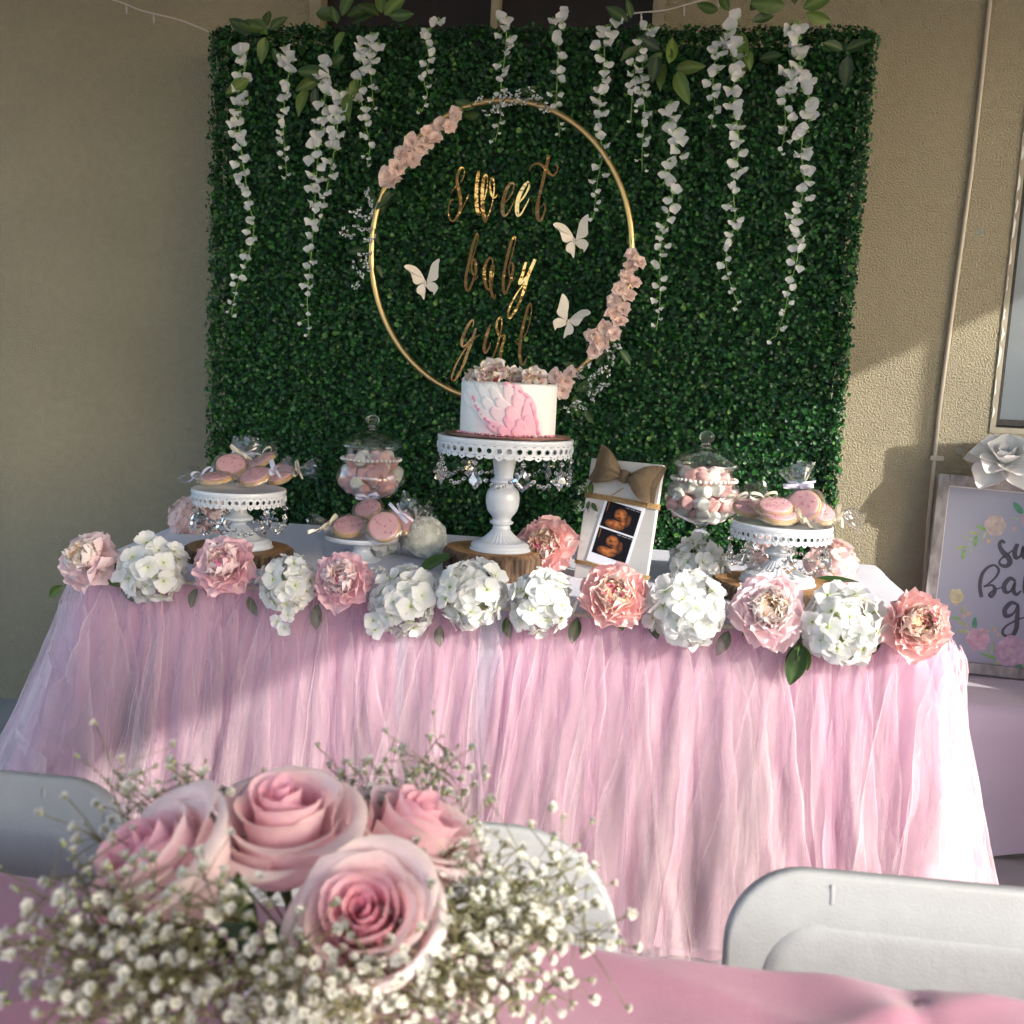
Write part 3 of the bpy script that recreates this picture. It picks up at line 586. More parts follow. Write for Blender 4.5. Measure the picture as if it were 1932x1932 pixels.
def ribbon(mb, pts, th, c=(1, 1, 1)):
    """flat stroke in the XZ plane, facing -Y: pts (x, z, width)"""
    P = catmull(pts, 6); n = len(P); V = []; F = []
    for i, p in enumerate(P):
        d = P[min(i + 1, n - 1)][:2] - P[max(i - 1, 0)][:2]; d = d / (np.linalg.norm(d) + 1e-9); q = np.array([-d[1], d[0]]) * max(p[2], 1e-5) / 2
        for s in (1, -1):
            x, z = p[:2] + q * s
            V += [(x, -th, z), (x, 0, z)]
    for i in range(n - 1):
        a = i * 4; b = a + 4
        F += [(a, a + 2, b + 2, b), (a + 1, b + 1, b + 3, a + 3), (a, b, b + 1, a + 1), (a + 2, a + 3, b + 3, b + 2)]
    F += [(0, 1, 3, 2), (n * 4 - 4, n * 4 - 2, n * 4 - 1, n * 4 - 3)]
    mb.add([Vector(v) for v in V], F, c)
def word(name, label, letters, sx, sy, k, Y):
    cx, cy_ = 0, 0; allp = [p for L in letters.values() for st in L for p in st]
    ux = (sx + np.mean([p[0] for p in allp]) * k) * .6389; vy = (sy + np.mean([p[1] for p in allp]) * k) * .6389
    base = py(ux, vy, Y); t = thing(name, label, 'lettering', base, 'gold mirror words inside the hoop')
    for nm, L in letters.items():
        mb = MB(); yo = U(-.006, .006); tilt = Matrix.Rotation(U(.0, .17), 4, 'X') @ Matrix.Rotation(U(-.07, .07), 4, 'Z')
        for q, st in enumerate(L):
            pts = []
            for (x, y, wd) in st:
                p = py((sx + x * k) * .6389, (sy + y * k) * .6389, Y) - base; pts.append((p.x, p.z, wd * k * .6389 * 2.95 / FPX))
            m2 = MB(); ribbon(m2, pts, .003); mb.add([tilt @ (v_ if isinstance(v_, Vector) else Vector(v_)) + Vector((0, yo - q * .0011, 0)) for v_ in m2.V], m2.F)
        mb.obj('letter', m_gold, t, smooth=False)
word('gold_word', 'gold mirror word reading sweet, top of the three words', A, 1300, 480, 380 / 1932, 2.895)
word('gold_word', 'gold mirror word reading baby, middle of the three words', B, 1320, 660, 300 / 1932, 2.897)
word('gold_word', 'gold mirror word reading girl, lowest word above the cake', C_, 1300, 860, 320 / 1932, 2.896)

# ================================================================== BUTTERFLIES
WL = [[(440, 490), (400, 420), (340, 350), (280, 318), (215, 315), (178, 340), (195, 375), (250, 415), (275, 470), (300, 535), (345, 552), (395, 530), (432, 520)],
      [(432, 522), (390, 545), (362, 572), (345, 610), (355, 660), (410, 690), (435, 730), (455, 735), (460, 640), (452, 560)]]
WRR = [[(462, 500), (480, 420), (495, 310), (530, 240), (600, 190), (618, 215), (605, 290), (615, 370), (622, 430), (595, 470), (540, 492), (475, 515)],
       [(475, 517), (540, 500), (590, 510), (635, 560), (620, 610), (580, 670), (572, 632), (530, 620), (500, 600), (462, 560)]]
def butterfly(label, u, v, flip=1, spin=0, sc=1.0):
    base = py(u, v, 2.888); k = 200 / 920 * .6389 * 2.95 / FPX * sc
    t = thing('paper_butterfly', label, 'butterfly', base, 'card butterflies on the hedge', (0, R(spin), 0))
    for side, wing in ((-1, WL), (1, WRR)):
        bm = bmesh.new()
        for poly in wing:
            P = []
            sm = catmull([(p[0], p[1], 0) for p in poly + poly[:1]], 4)[:-1]
            for x, y, _ in sm:
                X = (x - 448) * k * flip; Z = -(y - 520) * k; d = abs(x - 448) * k
                P.append(bm.verts.new((X, -.10 * d - 6 * d * d * (1.4 if side < 0 else .7) - .002, Z)))
            bm.faces.new(P)
        bm.verts.index_update(); rim = [[v_.index for v_ in f_.verts] for f_ in bm.faces]; n0 = len(bm.verts)
        bmesh.ops.triangulate(bm, faces=bm.faces[:]); V0 = [v_.co.copy() for v_ in bm.verts]; T0 = [tuple(v_.index for v_ in f_.verts) for f_ in bm.faces]; bm.free()
        m3 = MB(); m3.add(V0 + [v_ + Vector((0, .0009, 0)) for v_ in V0], T0 + [tuple(n0 + i for i in f_[::-1]) for f_ in T0] + [(q[i], q[(i + 1) % len(q)], n0 + q[(i + 1) % len(q)], n0 + q[i]) for q in rim for i in range(len(q))])
        m3.obj('wing', m_butterfly, t, smooth=False)
    mb = MB(); mb.tube([Vector((-8 * k * flip, -.002, 38 * k)), Vector((0, -.004, 0)), Vector((8 * k * flip, -.002, -60 * k))], [6 * k, 14 * k, 5 * k], 8); mb.obj('body', m_butterfly, t)
butterfly('pale card butterfly beside the t of the word sweet', 1084, 454)
butterfly('pale card butterfly left of the word baby', 803, 534, 1, 4, 1.0)
butterfly('pale card butterfly tilted to the right, below the word baby', 1072, 607, -1, 12, 1.0)

# ================================================================== DESSERT TABLE
random.seed(31)
TZ = .745
table = thing('dessert_table', 'long folding table under a white cloth in front of the hedge', 'table', (-.36, 2.52, 0))
mb = MB(); mb.box((-.93, -.36, .70), (.95, .38, .728), bev=.008); mb.obj('tabletop', m_tableplastic, table)
for sx in (-.75, .75):
    for sy in (-.28, .28):
        mb = MB(); mb.tube([(sx, sy, 0), (sx, sy, .70)], .014, 8); mb.obj('leg', m_metal, table)
CORN = [Vector((-1.375, 2.905)), Vector((-1.285, 2.135)), Vector((.605, 2.135)), Vector((.612, 2.905))]   # cloth outline: back-left, front-left, front-right, back-right
def outline(n_side, n_front, rad=.06):
    a, b, c, d = CORN; P = []
    def corner(p, q, r):
        u1 = (p - q).normalized(); u2 = (r - q).normalized(); return [(q + u1 * rad * (1 - t) ** 2 + u2 * rad * t ** 2) for t in np.linspace(0, 1, 7)]
    c1 = corner(a, b, c); c2 = corner(b, c, d)
    P += [a.lerp(c1[0], k / n_side) for k in range(n_side)] + c1[:-1] + [c1[-1].lerp(c2[0], k / n_front) for k in range(n_front)] + c2[:-1] + [c2[-1].lerp(d, k / n_side) for k in range(n_side + 1)]
    return P
OUT = outline(14, 60)
cl = thing('tablecloth', 'white tablecloth on the long dessert table', 'tablecloth', (0, 0, 0))
mb = MB(); n = len(OUT)
ctr = Vector((-.37, 2.55)); rows = []
for (s, dz, fl) in ((0.0, 0, 0), (.35, 0, 0), (.7, 0, 0), (.93, 0, 0), (.985, 0, 0), (.997, -.002, .001), (1, -.008, .004), (1, -.03, .006), (1, -.15, .012), (1, -.30, .02), (1, -.45, .03)):
    row = []
    for i, p in enumerate(OUT):
        q = ctr.lerp(p, s); nn = (p - ctr).normalized(); wv = fl * (1 + .9 * math.sin(i * .9) + .5 * nz(i * .35, dz * 5))
        row.append(Vector((q.x + nn.x * wv, q.y + nn.y * wv, TZ + dz + (.0012 * nz(q.x * 7, q.y * 9) if dz == 0 else 0))))
    rows.append(row)
V = [p for r_ in rows for p in r_]; m_ = len(rows)
F = [(j * n + i, j * n + i + 1, (j + 1) * n + i + 1, (j + 1) * n + i) for j in range(m_ - 1) for i in range(n - 1)]
F += [(j * n + n - 1, j * n, (j + 1) * n, (j + 1) * n + n - 1) for j in range(m_ - 1)]
mb.add(V, F); mb.obj('cloth', m_cloth, cl)

# ---- tulle skirt: strips knotted on a ribbon round the table edge
skirt = thing('tulle_skirt', 'pink tulle skirt of hanging strips around the dessert table', 'table skirt', (0, 0, 0))
L = [0]
for a, b in zip(OUT, OUT[1:]): L.append(L[-1] + (b - a).length)
LT = L[-1]
def path(s):
    s = max(0, min(LT - 1e-5, s)); i = max(k for k in range(len(L)) if L[k] <= s); i = min(i, len(OUT) - 2)
    t = (s - L[i]) / (L[i + 1] - L[i]); p = OUT[i].lerp(OUT[i + 1], t)
    j0, j1 = max(0, i - 2), min(len(OUT) - 1, i + 3); d = (OUT[j1] - OUT[j0]).normalized()
    return p, d, Vector((d.y, -d.x))           # outward: to the right of travel is inside, so flip below
def outward(p, nrm): return nrm if nrm.dot(p - ctr) > 0 else -nrm
mb = MB(); P = [];
for s in np.linspace(.02, LT - .02, 120):
    p, d, nn = path(s); nn = outward(p, nn); P.append(Vector((p.x + nn.x * .012, p.y + nn.y * .012, .722)))
mb.tube(P, .005, 6); mb.obj('waist_ribbon', m_ribbon_cream, skirt)
def strip(s0, width, m, off, seed, z_end, bend=0., flare=.09, sag=0.):
    nu, nv = 16, 26; V = []; E_ = []; ph = seed * 1.37; amp = U(.006, .014); freq = U(2.5, 6.5); tw = U(-1.2, 1.2)
    base, d0, _ = path(s0)
    for j in range(nv + 1):
        v = j / nv; g = 1 - math.exp(-v * 9)
        wd = .016 + (width * (.42 + .58 * v ** .8)) * g
        ztop = .735 if .80 < s0 < LT - .80 else .706; z = ztop - (ztop - z_end) * v
        lat = bend * v * v + .030 * nz(seed * 3.1, v * 2.2) * v + .006 * nz(seed, v * 9)
        for i in range(nu + 1):
            u = i / nu * 2 - 1
            p, d, nn = path(s0 + u * wd / 2 * (1.0) + lat); nn = outward(p, nn)
            # past a corner the strip keeps hanging as a sheet
            pl = g * amp * (.5 + v) * math.sin(freq * u + ph + tw * v * 2) + .010 * g * nz(u * 2 + seed, v * 3.5, seed) + .004 * g * nz(u * 7 + seed, v * 6)
            o = off + .012 + flare * v ** 1.25 + pl + .012 * math.sin(min(1, v * 9) * PI) * (1 - u * u)
            o += flare * 1.25 * abs(nn.x) * v ** 1.1 * (1 if p.x < 0 else .15)
            V.append((p.x + nn.x * o, p.y + nn.y * o, z + .01 * nz(u * 2, seed, 4) * v)); e_ = 1.0 if i in (0, nu) else 0.0; E_.append((e_, e_, e_))
    F = [(j * (nu + 1) + i, j * (nu + 1) + i + 1, (j + 1) * (nu + 1) + i + 1, (j + 1) * (nu + 1) + i) for j in range(nv) for i in range(nu)]
    link('tulle_strip', mk('tulle_strip', V, F, m, True, None, E_), skirt)
# soft gathered under-layer
NS, NV = 560, 16; V = []
for j in range(NV + 1):
    v = j / NV
    for i in range(NS + 1):
        sarc = LT * i / NS; p, d, nn = path(sarc); nn = outward(p, nn)
        g = min(1, v * 4)
        pl = (.011 * math.sin(sarc * 95 + 5 * nz(sarc * 7) + 1.2 * nz(sarc * 11, v * 1.5)) + .010 * nz(sarc * 17, v * 1.6) + .006 * nz(sarc * 48, v * 2.0)) * (.35 + .65 * v) * g
        o = .010 + .085 * v ** 1.2 + pl + .095 * 1.2 * abs(nn.x) * v ** 1.1 * (1 if p.x < 0 else .15)
        V.append((p.x + nn.x * o, p.y + nn.y * o, .715 - (.715 - .03) * v))
F = [(j * (NS + 1) + i, j * (NS + 1) + i + 1, (j + 1) * (NS + 1) + i + 1, (j + 1) * (NS + 1) + i) for j in range(NV) for i in range(NS)]
link('under_layer', mk('under_layer', V, F, m_tulle_in), skirt)
k = 0
for lay, (st0, st1, m, o0) in enumerate(((.046, .062, m_tulle_mid, .010), (.034, .050, m_tulle_out, .024))):
    s = .02
    while s < LT - .45:
        strip(s, U(.07, .17) if random.random() < .8 else U(.17, .26), m, o0 + U(0, .012), k + .7, U(.01, .09), U(-.10, .10), U(.085, .13) + .01 * lay); s += U(st0, st1); k += 1

# ================================================================== FLOWER HEADS
def hyd_floret(seed, c0, c1, ccen):
    random.seed(seed); mb = MB()
    for q in range(4):
        M = Matrix.Rotation(q * PI / 2 + U(-.2, .2), 4, 'Z') @ Matrix.Rotation(U(.0, .45), 4, 'X')
        petal_mb(mb, U(.9, 1.1), U(1.0, 1.2), U(-.18, .22), U(-.25, .15), .07, seed + q, lambda u, b: mixc(c0, c1, b * 2.2), 4, 4, M, neck=.62)
    mb.lathe([(0, -.9), (.05, -.7), (.05, -.1), (.1, .0), (.1, .08), (0, .12)], 6, ccen)
    return mb.mesh('floret', m_white_petal if c1[1] > .7 else m_petal)
hyd_white = [hyd_floret(k, (.74, .80, .62), (.88, .88, .88), (.48, .56, .18)) for k in range(5)]
hyd_pink = [hyd_floret(20 + k, (.93, .84, .72), (.93, .74, .74), (.70, .62, .25)) for k in range(4)]
def head_core(r, c): mb = MB(); mb.lathe([(0, -r * .7), (r * .6, -r * .5), (r * .85, 0), (r * .6, r * .5), (0, r * .75)], 12, c); return mb
m_creamcore = mat('cream_core', (.95, .70, .60), .8)
m_core = mat('flower_core', (.42, .48, .30), .8)
def hydrangea(label, loc, r, axis, florets, n=46, group='white hydrangea heads along the table edge', name='hydrangea_head', extra=()):
    r *= U(.90, 1.02); t = thing(name, label, 'flower', loc, group)
    head_core(r * .66, (1, 1, 1)).obj('core', m_core, t, aim((0, 0, 0), axis))
    ax = Vector(axis).normalized(); ga = PI * (3 - 5 ** .5)
    q = ax.to_track_quat('Z', 'Y')
    for k in range(n):
        zz = 1 - 1.45 * (k + .5) / n; rr = math.sqrt(max(0, 1 - zz * zz)); a = ga * k + U(-.2, .2)
        d = q @ Vector((rr * math.cos(a), rr * math.sin(a), zz)); d = (d + Vector((U(-.26, .26), U(-.26, .26), U(-.26, .26)))).normalized()
        rad = r * U(.74, 1.08)
        link('floret', random.choice(florets), t, aim(d * rad, d + Vector((U(-.35, .35), U(-.35, .35), U(-.25, .45))), U(0, 6.3), r * U(.36, .52)))
    for (dx, dz) in extra: link('floret', random.choice(florets), t, aim((dx, -r * .6, dz), (0, -1, .1), U(0, 6), r * .34))
    return t
# ---- peony
def peony_set(seed, cout, cmid, cin, cpop):
    random.seed(seed); S = {}
    S['a'] = [MB() for _ in range(3)]; S['b'] = [MB() for _ in range(3)]; S['c'] = [MB() for _ in range(4)]
    for k, m in enumerate(S['a']): petal_mb(m, 1, 1.0, .28, U(.05, .3), .12, seed + k, lambda u, b, k=k: mixc(cmid, cout, b * (1.1 + .2 * k) - .2 + .3 * abs(u)), 9, 6, neck=.6, frill=.06)
    for k, m in enumerate(S['b']): petal_mb(m, 1, .98, .25, U(.25, .45), .2, seed + 5 + k, lambda u, b, k=k: mixc(cin, cmid, b * 1.2), 9, 6, neck=.6, frill=.08)
    for k, m in enumerate(S['c']): petal_mb(m, 1, .90, .16, U(.2, .4), .18, seed + 9 + k, lambda u, b, k=k: mixc(cin, cpop if k == 0 else mixc(cin, cmid, .5), b ** 2), 9, 6, neck=.6, frill=.05)
    return {q: [m.mesh('petal', m_petal) for m in v] for q, v in S.items()}
P_PINK = peony_set(1, (.97, .70, .76), (.97, .82, .84), (.97, .82, .78), (.92, .24, .44))
P_CORAL = peony_set(2, (.97, .66, .65), (.97, .79, .72), (.97, .84, .62), (.92, .26, .46))
P_BLUSH = peony_set(3, (.97, .79, .82), (.97, .88, .87), (.97, .85, .70), (.94, .66, .38))
peonyleaf = [leaf_mesh('sepal', 1, .5, (.12, .22, .05), (.09, .18, .04), -.3)]
def peony(label, loc, r, axis, S, group='pink peony heads along the table edge', squash=.8):
    r *= 1.10; t = thing('peony_head', label, 'flower', loc, group); A0 = aim((0, 0, 0), axis, U(0, 6))
    def ring(key, n, L, tilt, dz, jit=.18, base=.0):
        ph = U(0, 6)
        for k in range(n):
            a = ph + 2 * PI * k / n + U(-jit, jit); b = base * r
            M = A0 @ Matrix.Translation((b * math.cos(a), b * math.sin(a), dz * r)) @ Matrix.Rotation(a - PI / 2, 4, 'Z') @ Matrix.Rotation(PI / 2 - tilt + U(-.12, .12), 4, 'X') @ Matrix.Scale(L * r * U(.9, 1.1), 4)
            link('petal', random.choice(S[key]), t, M)
    ring('a', 7, 1.04, 1.62, -.10); ring('a', 8, .98, 1.36, -.06, .3); ring('a', 9, .90, 1.12, -.02, .3); ring('b', 10, .82, .96, .04, .3); ring('b', 10, .74, .80, .10, .3, .05)
    ring('c', 11, .64, .70, .16, .35, .10); ring('c', 10, .54, .52, .22, .35, .12); ring('c', 9, .46, .34, .26, .4, .08); ring('c', 8, .38, .8, .34, .5, .22)
    mb = head_core(r * .34, (1, 1, 1)); mb.obj('core', m_creamcore, t, A0)
    for k in range(2): link('sepal', peonyleaf[0], t, A0 @ Matrix.Translation((0, 0, -.14 * r)) @ Matrix.Rotation(U(0, 6), 4, 'Z') @ Matrix.Rotation(-.25, 4, 'X') @ Matrix.Scale(r * .95, 4))
    return t
random.seed(77)
FY = 2.075
AX = (0, -1, .55)
def at(u, v, Y=FY): return py(u, v, Y)
peony('pale pink peony with a yellow heart at the table\'s left corner', at(178, 1062), .066, (-.25, -1, .75), P_BLUSH)
hydrangea('white hydrangea head between the two leftmost pink peonies', at(292, 1078), .066, AX, hyd_white)
peony('pink peony in front of the left wood slice', at(428, 1072), .064, (.05, -1, .65), P_PINK)
hydrangea('white hydrangea head trailing one floret onto the skirt', at(545, 1100), .060, AX, hyd_white, extra=((.012, -.062), (-.012, -.078), (.004, -.092)))
peony('pink peony with a crimson lower petal, left of the white candle ball', at(650, 1097), .060, (0, -1, .5), P_PINK)
hydrangea('white hydrangea head below the dark green leaf, half in shade', at(762, 1132), .066, (0, -1, .35), hyd_white, extra=((-.055, -.040), (-.05, -.06)))
hydrangea('white hydrangea head in front of the centre wood slice', at(888, 1122), .064, AX, hyd_white)
hydrangea('sunlit white hydrangea head below the upright coral peony', at(1022, 1135), .066, AX, hyd_white)
peony('coral peony in front of the ultrasound board', at(1160, 1128), .064, (0, -1, .55), P_CORAL)
hydrangea('sunlit white hydrangea head in front of the acrylic riser', at(1298, 1150), .068, AX, hyd_white)
peony('pink and cream peony in front of the right wood slice', at(1450, 1155), .066, (0, -1, .5), P_BLUSH)
hydrangea('white hydrangea head between the two rightmost peonies', at(1588, 1178), .068, AX, hyd_white)
peony('cream peony with hot pink outer petals at the table\'s right corner', at(1724, 1180), .064, (.12, -1, .35), P_CORAL)
p = pz(1025, 1085, TZ); peony('upright coral peony standing behind the flower row by the board', Vector((p.x, p.y + .02, TZ + .066)), .066, (-.1, -1, .35), P_CORAL, group='loose flowers on the table')
for (u, v, ang, ln, k, lb) in ((118, 1105, 130, .05, 0, 'left of the corner peony'), (232, 1100, -150, .05, 1, 'between the corner peony and the first hydrangea'), (372, 1110, 160, .05, 1, 'right of the first hydrangea from the left'), (470, 1125, -160, .05, 0, 'right of the peony before the left wood slice'), (600, 1140, 175, .06, 1, 'beside the hydrangea with the trailing floret'), (708, 1150, 150, .05, 1, 'right of the crimson-touched peony'), (830, 1180, 180, .05, 1, 'between the two middle hydrangeas'),
        (955, 1165, 190, .05, 0, 'left of the hydrangea below the upright peony'), (1090, 1165, 170, .06, 1, 'left of the peony before the ultrasound board'), (1228, 1165, 200, .05, 1, 'right of the peony before the ultrasound board'), (1375, 1190, 160, .06, 1, 'left of the peony before the right wood slice'), (1515, 1195, 185, .06, 0, 'right of the peony before the right wood slice'), (1655, 1195, 170, .05, 1, 'left of the last peony on the right')):
    t = thing('tucked_leaf', 'green leaf ' + lb, 'leaf', at(u, v, 2.095), 'leaves tucked under the flower row')
    link('blade', vineleaf[k], t, Matrix.Rotation(R(90), 4, 'X') @ Matrix.Rotation(R(ang), 4, 'Z') @ Matrix.Scale(ln, 4))
# rear flowers on the table
p = pz(690, 1062, TZ); hydrangea('white hydrangea under the small cookie stand', Vector((p.x - .005, p.y + .14, TZ + .035)), .052, (0, -1, .3), hyd_white, 40, 'loose flowers on the table')
p = pz(1312, 1098, TZ); hydrangea('white hydrangea in front of the clear riser, shaded', Vector((p.x, p.y - .02, TZ + .045)), .062, (0, -1, .6), hyd_white, 38, 'loose flowers on the table')
p = pz(345, 1005, TZ); hydrangea('pink hydrangea behind the left cake stand', Vector((p.x + .01, p.y + .02, TZ + .038)), .055, (0, -1, .6), hyd_pink, 40, 'loose flowers on the table')
p = pz(400, 1005, TZ); hydrangea('pink hydrangea tucked against the left cake stand foot', Vector((p.x, p.y + .03, TZ + .032)), .045, (.2, -1, .6), hyd_pink, 34, 'loose flowers on the table')
p = pz(1570, 1100, TZ); hydrangea('pink hydrangea behind the right cake stand', Vector((p.x, p.y + .03, TZ + .040)), .058, (0, -1, .6), hyd_pink, 42, 'loose flowers on the table')
p = pz(1455, 1075, TZ); hydrangea('pale pink hydrangea half hidden by the right stand\'s foot', Vector((p.x, p.y + .10, TZ + .035)), .050, (0, -1, .6), hyd_pink, 36, 'loose flowers on the table')
def loose_leaf(label, u, v, z, ln, rot, k):
    p = pz(u, v, z); mb_ = thing('loose_leaf', label, 'leaf', p, 'loose leaves on the table')
    link('blade', vineleaf[k], mb_, Euler(rot).to_matrix().to_4x4() @ Matrix.Scale(ln, 4))
loose_leaf('dark green leaf lying between candle ball and centre wood slice', 795, 1085, TZ + .012, .12, (R(25), 0, R(-35)), 1)
loose_leaf('green leaf lying beside the right cake stand', 1525, 1105, TZ + .02, .12, (R(12), 0, R(-80)), 1)
loose_leaf('small dark leaf poking out behind the left cake stand', 340, 985, TZ + .02, .05, (R(20), 0, R(80)), 1)
t = thing('hanging_leaf', 'dark leaf hanging down the tulle under the right hydrangea', 'leaf', at(1510, 1215, 2.06))
for rz, ln, k in ((R(172), .09, 1), (R(200), .06, 0), (R(150), .05, 1)): link('blade', vineleaf[k], t, Matrix.Rotation(R(90), 4, 'X') @ Matrix.Rotation(rz, 4, 'Z') @ Matrix.Scale(ln, 4))

# ================================================================== WOOD SLICES
random.seed(51)
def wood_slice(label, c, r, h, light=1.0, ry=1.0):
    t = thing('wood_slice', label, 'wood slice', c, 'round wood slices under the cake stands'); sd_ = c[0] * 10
    n = 96
    def rad(a): return r * (1 + .035 * math.sin(2 * a + sd_) + .02 * math.sin(5 * a + sd_ * 2) + .012 * nz(math.cos(a) * 3 + sd_, math.sin(a) * 3))
    V = []; C = []
    rings = 26
    for j in range(rings + 1):
        for k in range(n):
            a = 2 * PI * k / n; f = j / rings; q = rad(a) * f * .975
            V.append((q * math.cos(a), q * math.sin(a) * ry, h + .0006 * math.sin(f * 60 + 2 * nz(math.cos(a), math.sin(a), f))))
            ringv = .5 + .5 * math.sin(f * 42 + 3 * nz(math.cos(a) * 1.3, math.sin(a) * 1.3, f * 2)); heart = max(0, 1 - f * 1.6)
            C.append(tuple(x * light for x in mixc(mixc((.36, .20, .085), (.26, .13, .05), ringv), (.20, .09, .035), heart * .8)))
    F = [(j * n + k, j * n + (k + 1) % n, (j + 1) * n + (k + 1) % n, (j + 1) * n + k) for j in range(rings) for k in range(n)]
    mb = MB(); mb.add([Vector(v) for v in V], F, C); mb.obj('cut_face', m_wood, t)
    V = []; C = []; m_rows = 7
    for j in range(m_rows + 1):
        for k in range(n * 2):
            a = PI * k / n; z = h * (1 - j / m_rows); crack = nz(a * 16 + sd_, z * 10, 2) + .6 * nz(a * 34, z * 18, sd_)
            edge = .975 if j == 0 else 1.0
            q = rad(a) * edge + (0 if j == 0 else .004 + .006 * crack); V.append(Vector((q * math.cos(a), q * math.sin(a) * ry, z - (0.0002 if j == 0 else .0015) if j < m_rows else 0)))
            C.append(mixc((.022, .012, .008), (.20, .12, .07), .40 + .9 * crack) if j else (.16, .09, .045))
    N = n * 2; F = [(j * N + k, (j + 1) * N + k, (j + 1) * N + (k + 1) % N, j * N + (k + 1) % N) for j in range(m_rows) for k in range(N)]
    mb = MB(); mb.add(V, F, C); mb.obj('bark', m_bark, t)
    return h
# ================================================================== CAKE STANDS
def lace_cell(mb, R_, N, i, z0, z1):
    """one pierced scallop of the rim, from angle i to i+1; z0 top, z1 scallop tip"""
    h = z0 - z1; wdt = 1.0
    def P(x, z): a = 2 * PI * (i + x) / N; return Vector((R_ * math.cos(a), R_ * math.sin(a), z0 - z * h))
    hole = [(.5 + .26 * math.cos(2 * PI * k / 12 + PI / 2), .34 + .17 * math.sin(2 * PI * k / 12 + PI / 2)) for k in range(12)]
    outer = []
    for k in range(12):
        a = 2 * PI * k / 12 + PI / 2; dx, dz = math.cos(a), math.sin(a); m = max(abs(dx) / .5, abs(dz) / .34); outer.append((.5 + dx / m, .34 + dz / m))
    V = [P(*p) for p in hole] + [P(*p) for p in outer]
    F = [(k, 12 + k, 12 + (k + 1) % 12, (k + 1) % 12) for k in range(12)]
    # raised bead ring round the hole
    mb.add(V, F)
    ringp = []
    for k in range(12):
        a = 2 * PI * (i + .5 + .30 * math.cos(2 * PI * k / 12)) / N; ringp.append(Vector(((R_ + .0012) * math.cos(a), (R_ + .0012) * math.sin(a), z0 - (.34 + .205 * math.sin(2 * PI * k / 12)) * h)))
    mb.tube(ringp + ringp[:1], .0009, 5, cap=False)
    # lower border: every other cell a long point with a small hole
    big = i % 2
    pts = [(0, .68), (0, .80), (.22, .86), (.5, 1.0 if big else .90), (.78, .86), (1, .80), (1, .68)]
    if big:
        hh = [(.5 + .12 * math.cos(2 * PI * k / 6), .79 + .055 * math.sin(2 * PI * k / 6)) for k in range(6)]
        loop = [(0, .68), (.5, .68), (1, .68), (.86, .86), (.5, 1.0), (.14, .86)]; order = [3, 4, 5, 0, 1, 2]
        hh = [(.5 + .12 * math.cos(a), .79 + .05 * math.sin(a)) for a in (PI * 1.17, PI * 1.5, PI * 1.83, PI * .17, PI * .5, PI * .83)]
        V = [P(*p) for p in loop] + [P(*p) for p in hh]; mb.add(V, [(k, (k + 1) % 6, 6 + (k + 1) % 6, 6 + k) for k in range(6)])
    else: mb.add([P(*p) for p in pts], [tuple(range(7))])
def pendant_mesh():
    o = [(0, 0), (.10, .10), (.16, .30), (.36, .48), (.50, .66), (.44, .78), (.26, .86), (.20, .95), (0, 1.12)]
    full = o + [(-x, z) for x, z in o[-2:0:-1]]; mb = MB(); n = len(full)
    V = [Vector((x, 0, -z)) for x, z in full] + [Vector((x * .55, -.12, -(.62 + (z - .62) * .6))) for x, z in full] + [Vector((x * .55, .12, -(.62 + (z - .62) * .6))) for x, z in full]
    F = [(k, (k + 1) % n, n + (k + 1) % n, n + k) for k in range(n)] + [(k, 2 * n + k, 2 * n + (k + 1) % n, (k + 1) % n) for k in range(n)] + [tuple(range(n, 2 * n)), tuple(range(3 * n - 1, 2 * n - 1, -1))]
    mb.add(V, F); return mb.mesh('pendant', m_crystal, False)
def bead_mesh():
    mb = MB(); mb.lathe([(0, -1), (.62, -.78), (1, -.2), (1, .2), (.62, .78), (0, 1)], 8); return mb.mesh('bead', m_crystal, False)
PEND, BEAD = pendant_mesh(), bead_mesh()
m_ringwire = mat('silver_ring', (.62, .58, .52), .25, metal=1)
def smooth_prof(P, n=5): return [(max(0, p[0]), p[1]) for p in catmull([(a, b) for a, b in P], n)]
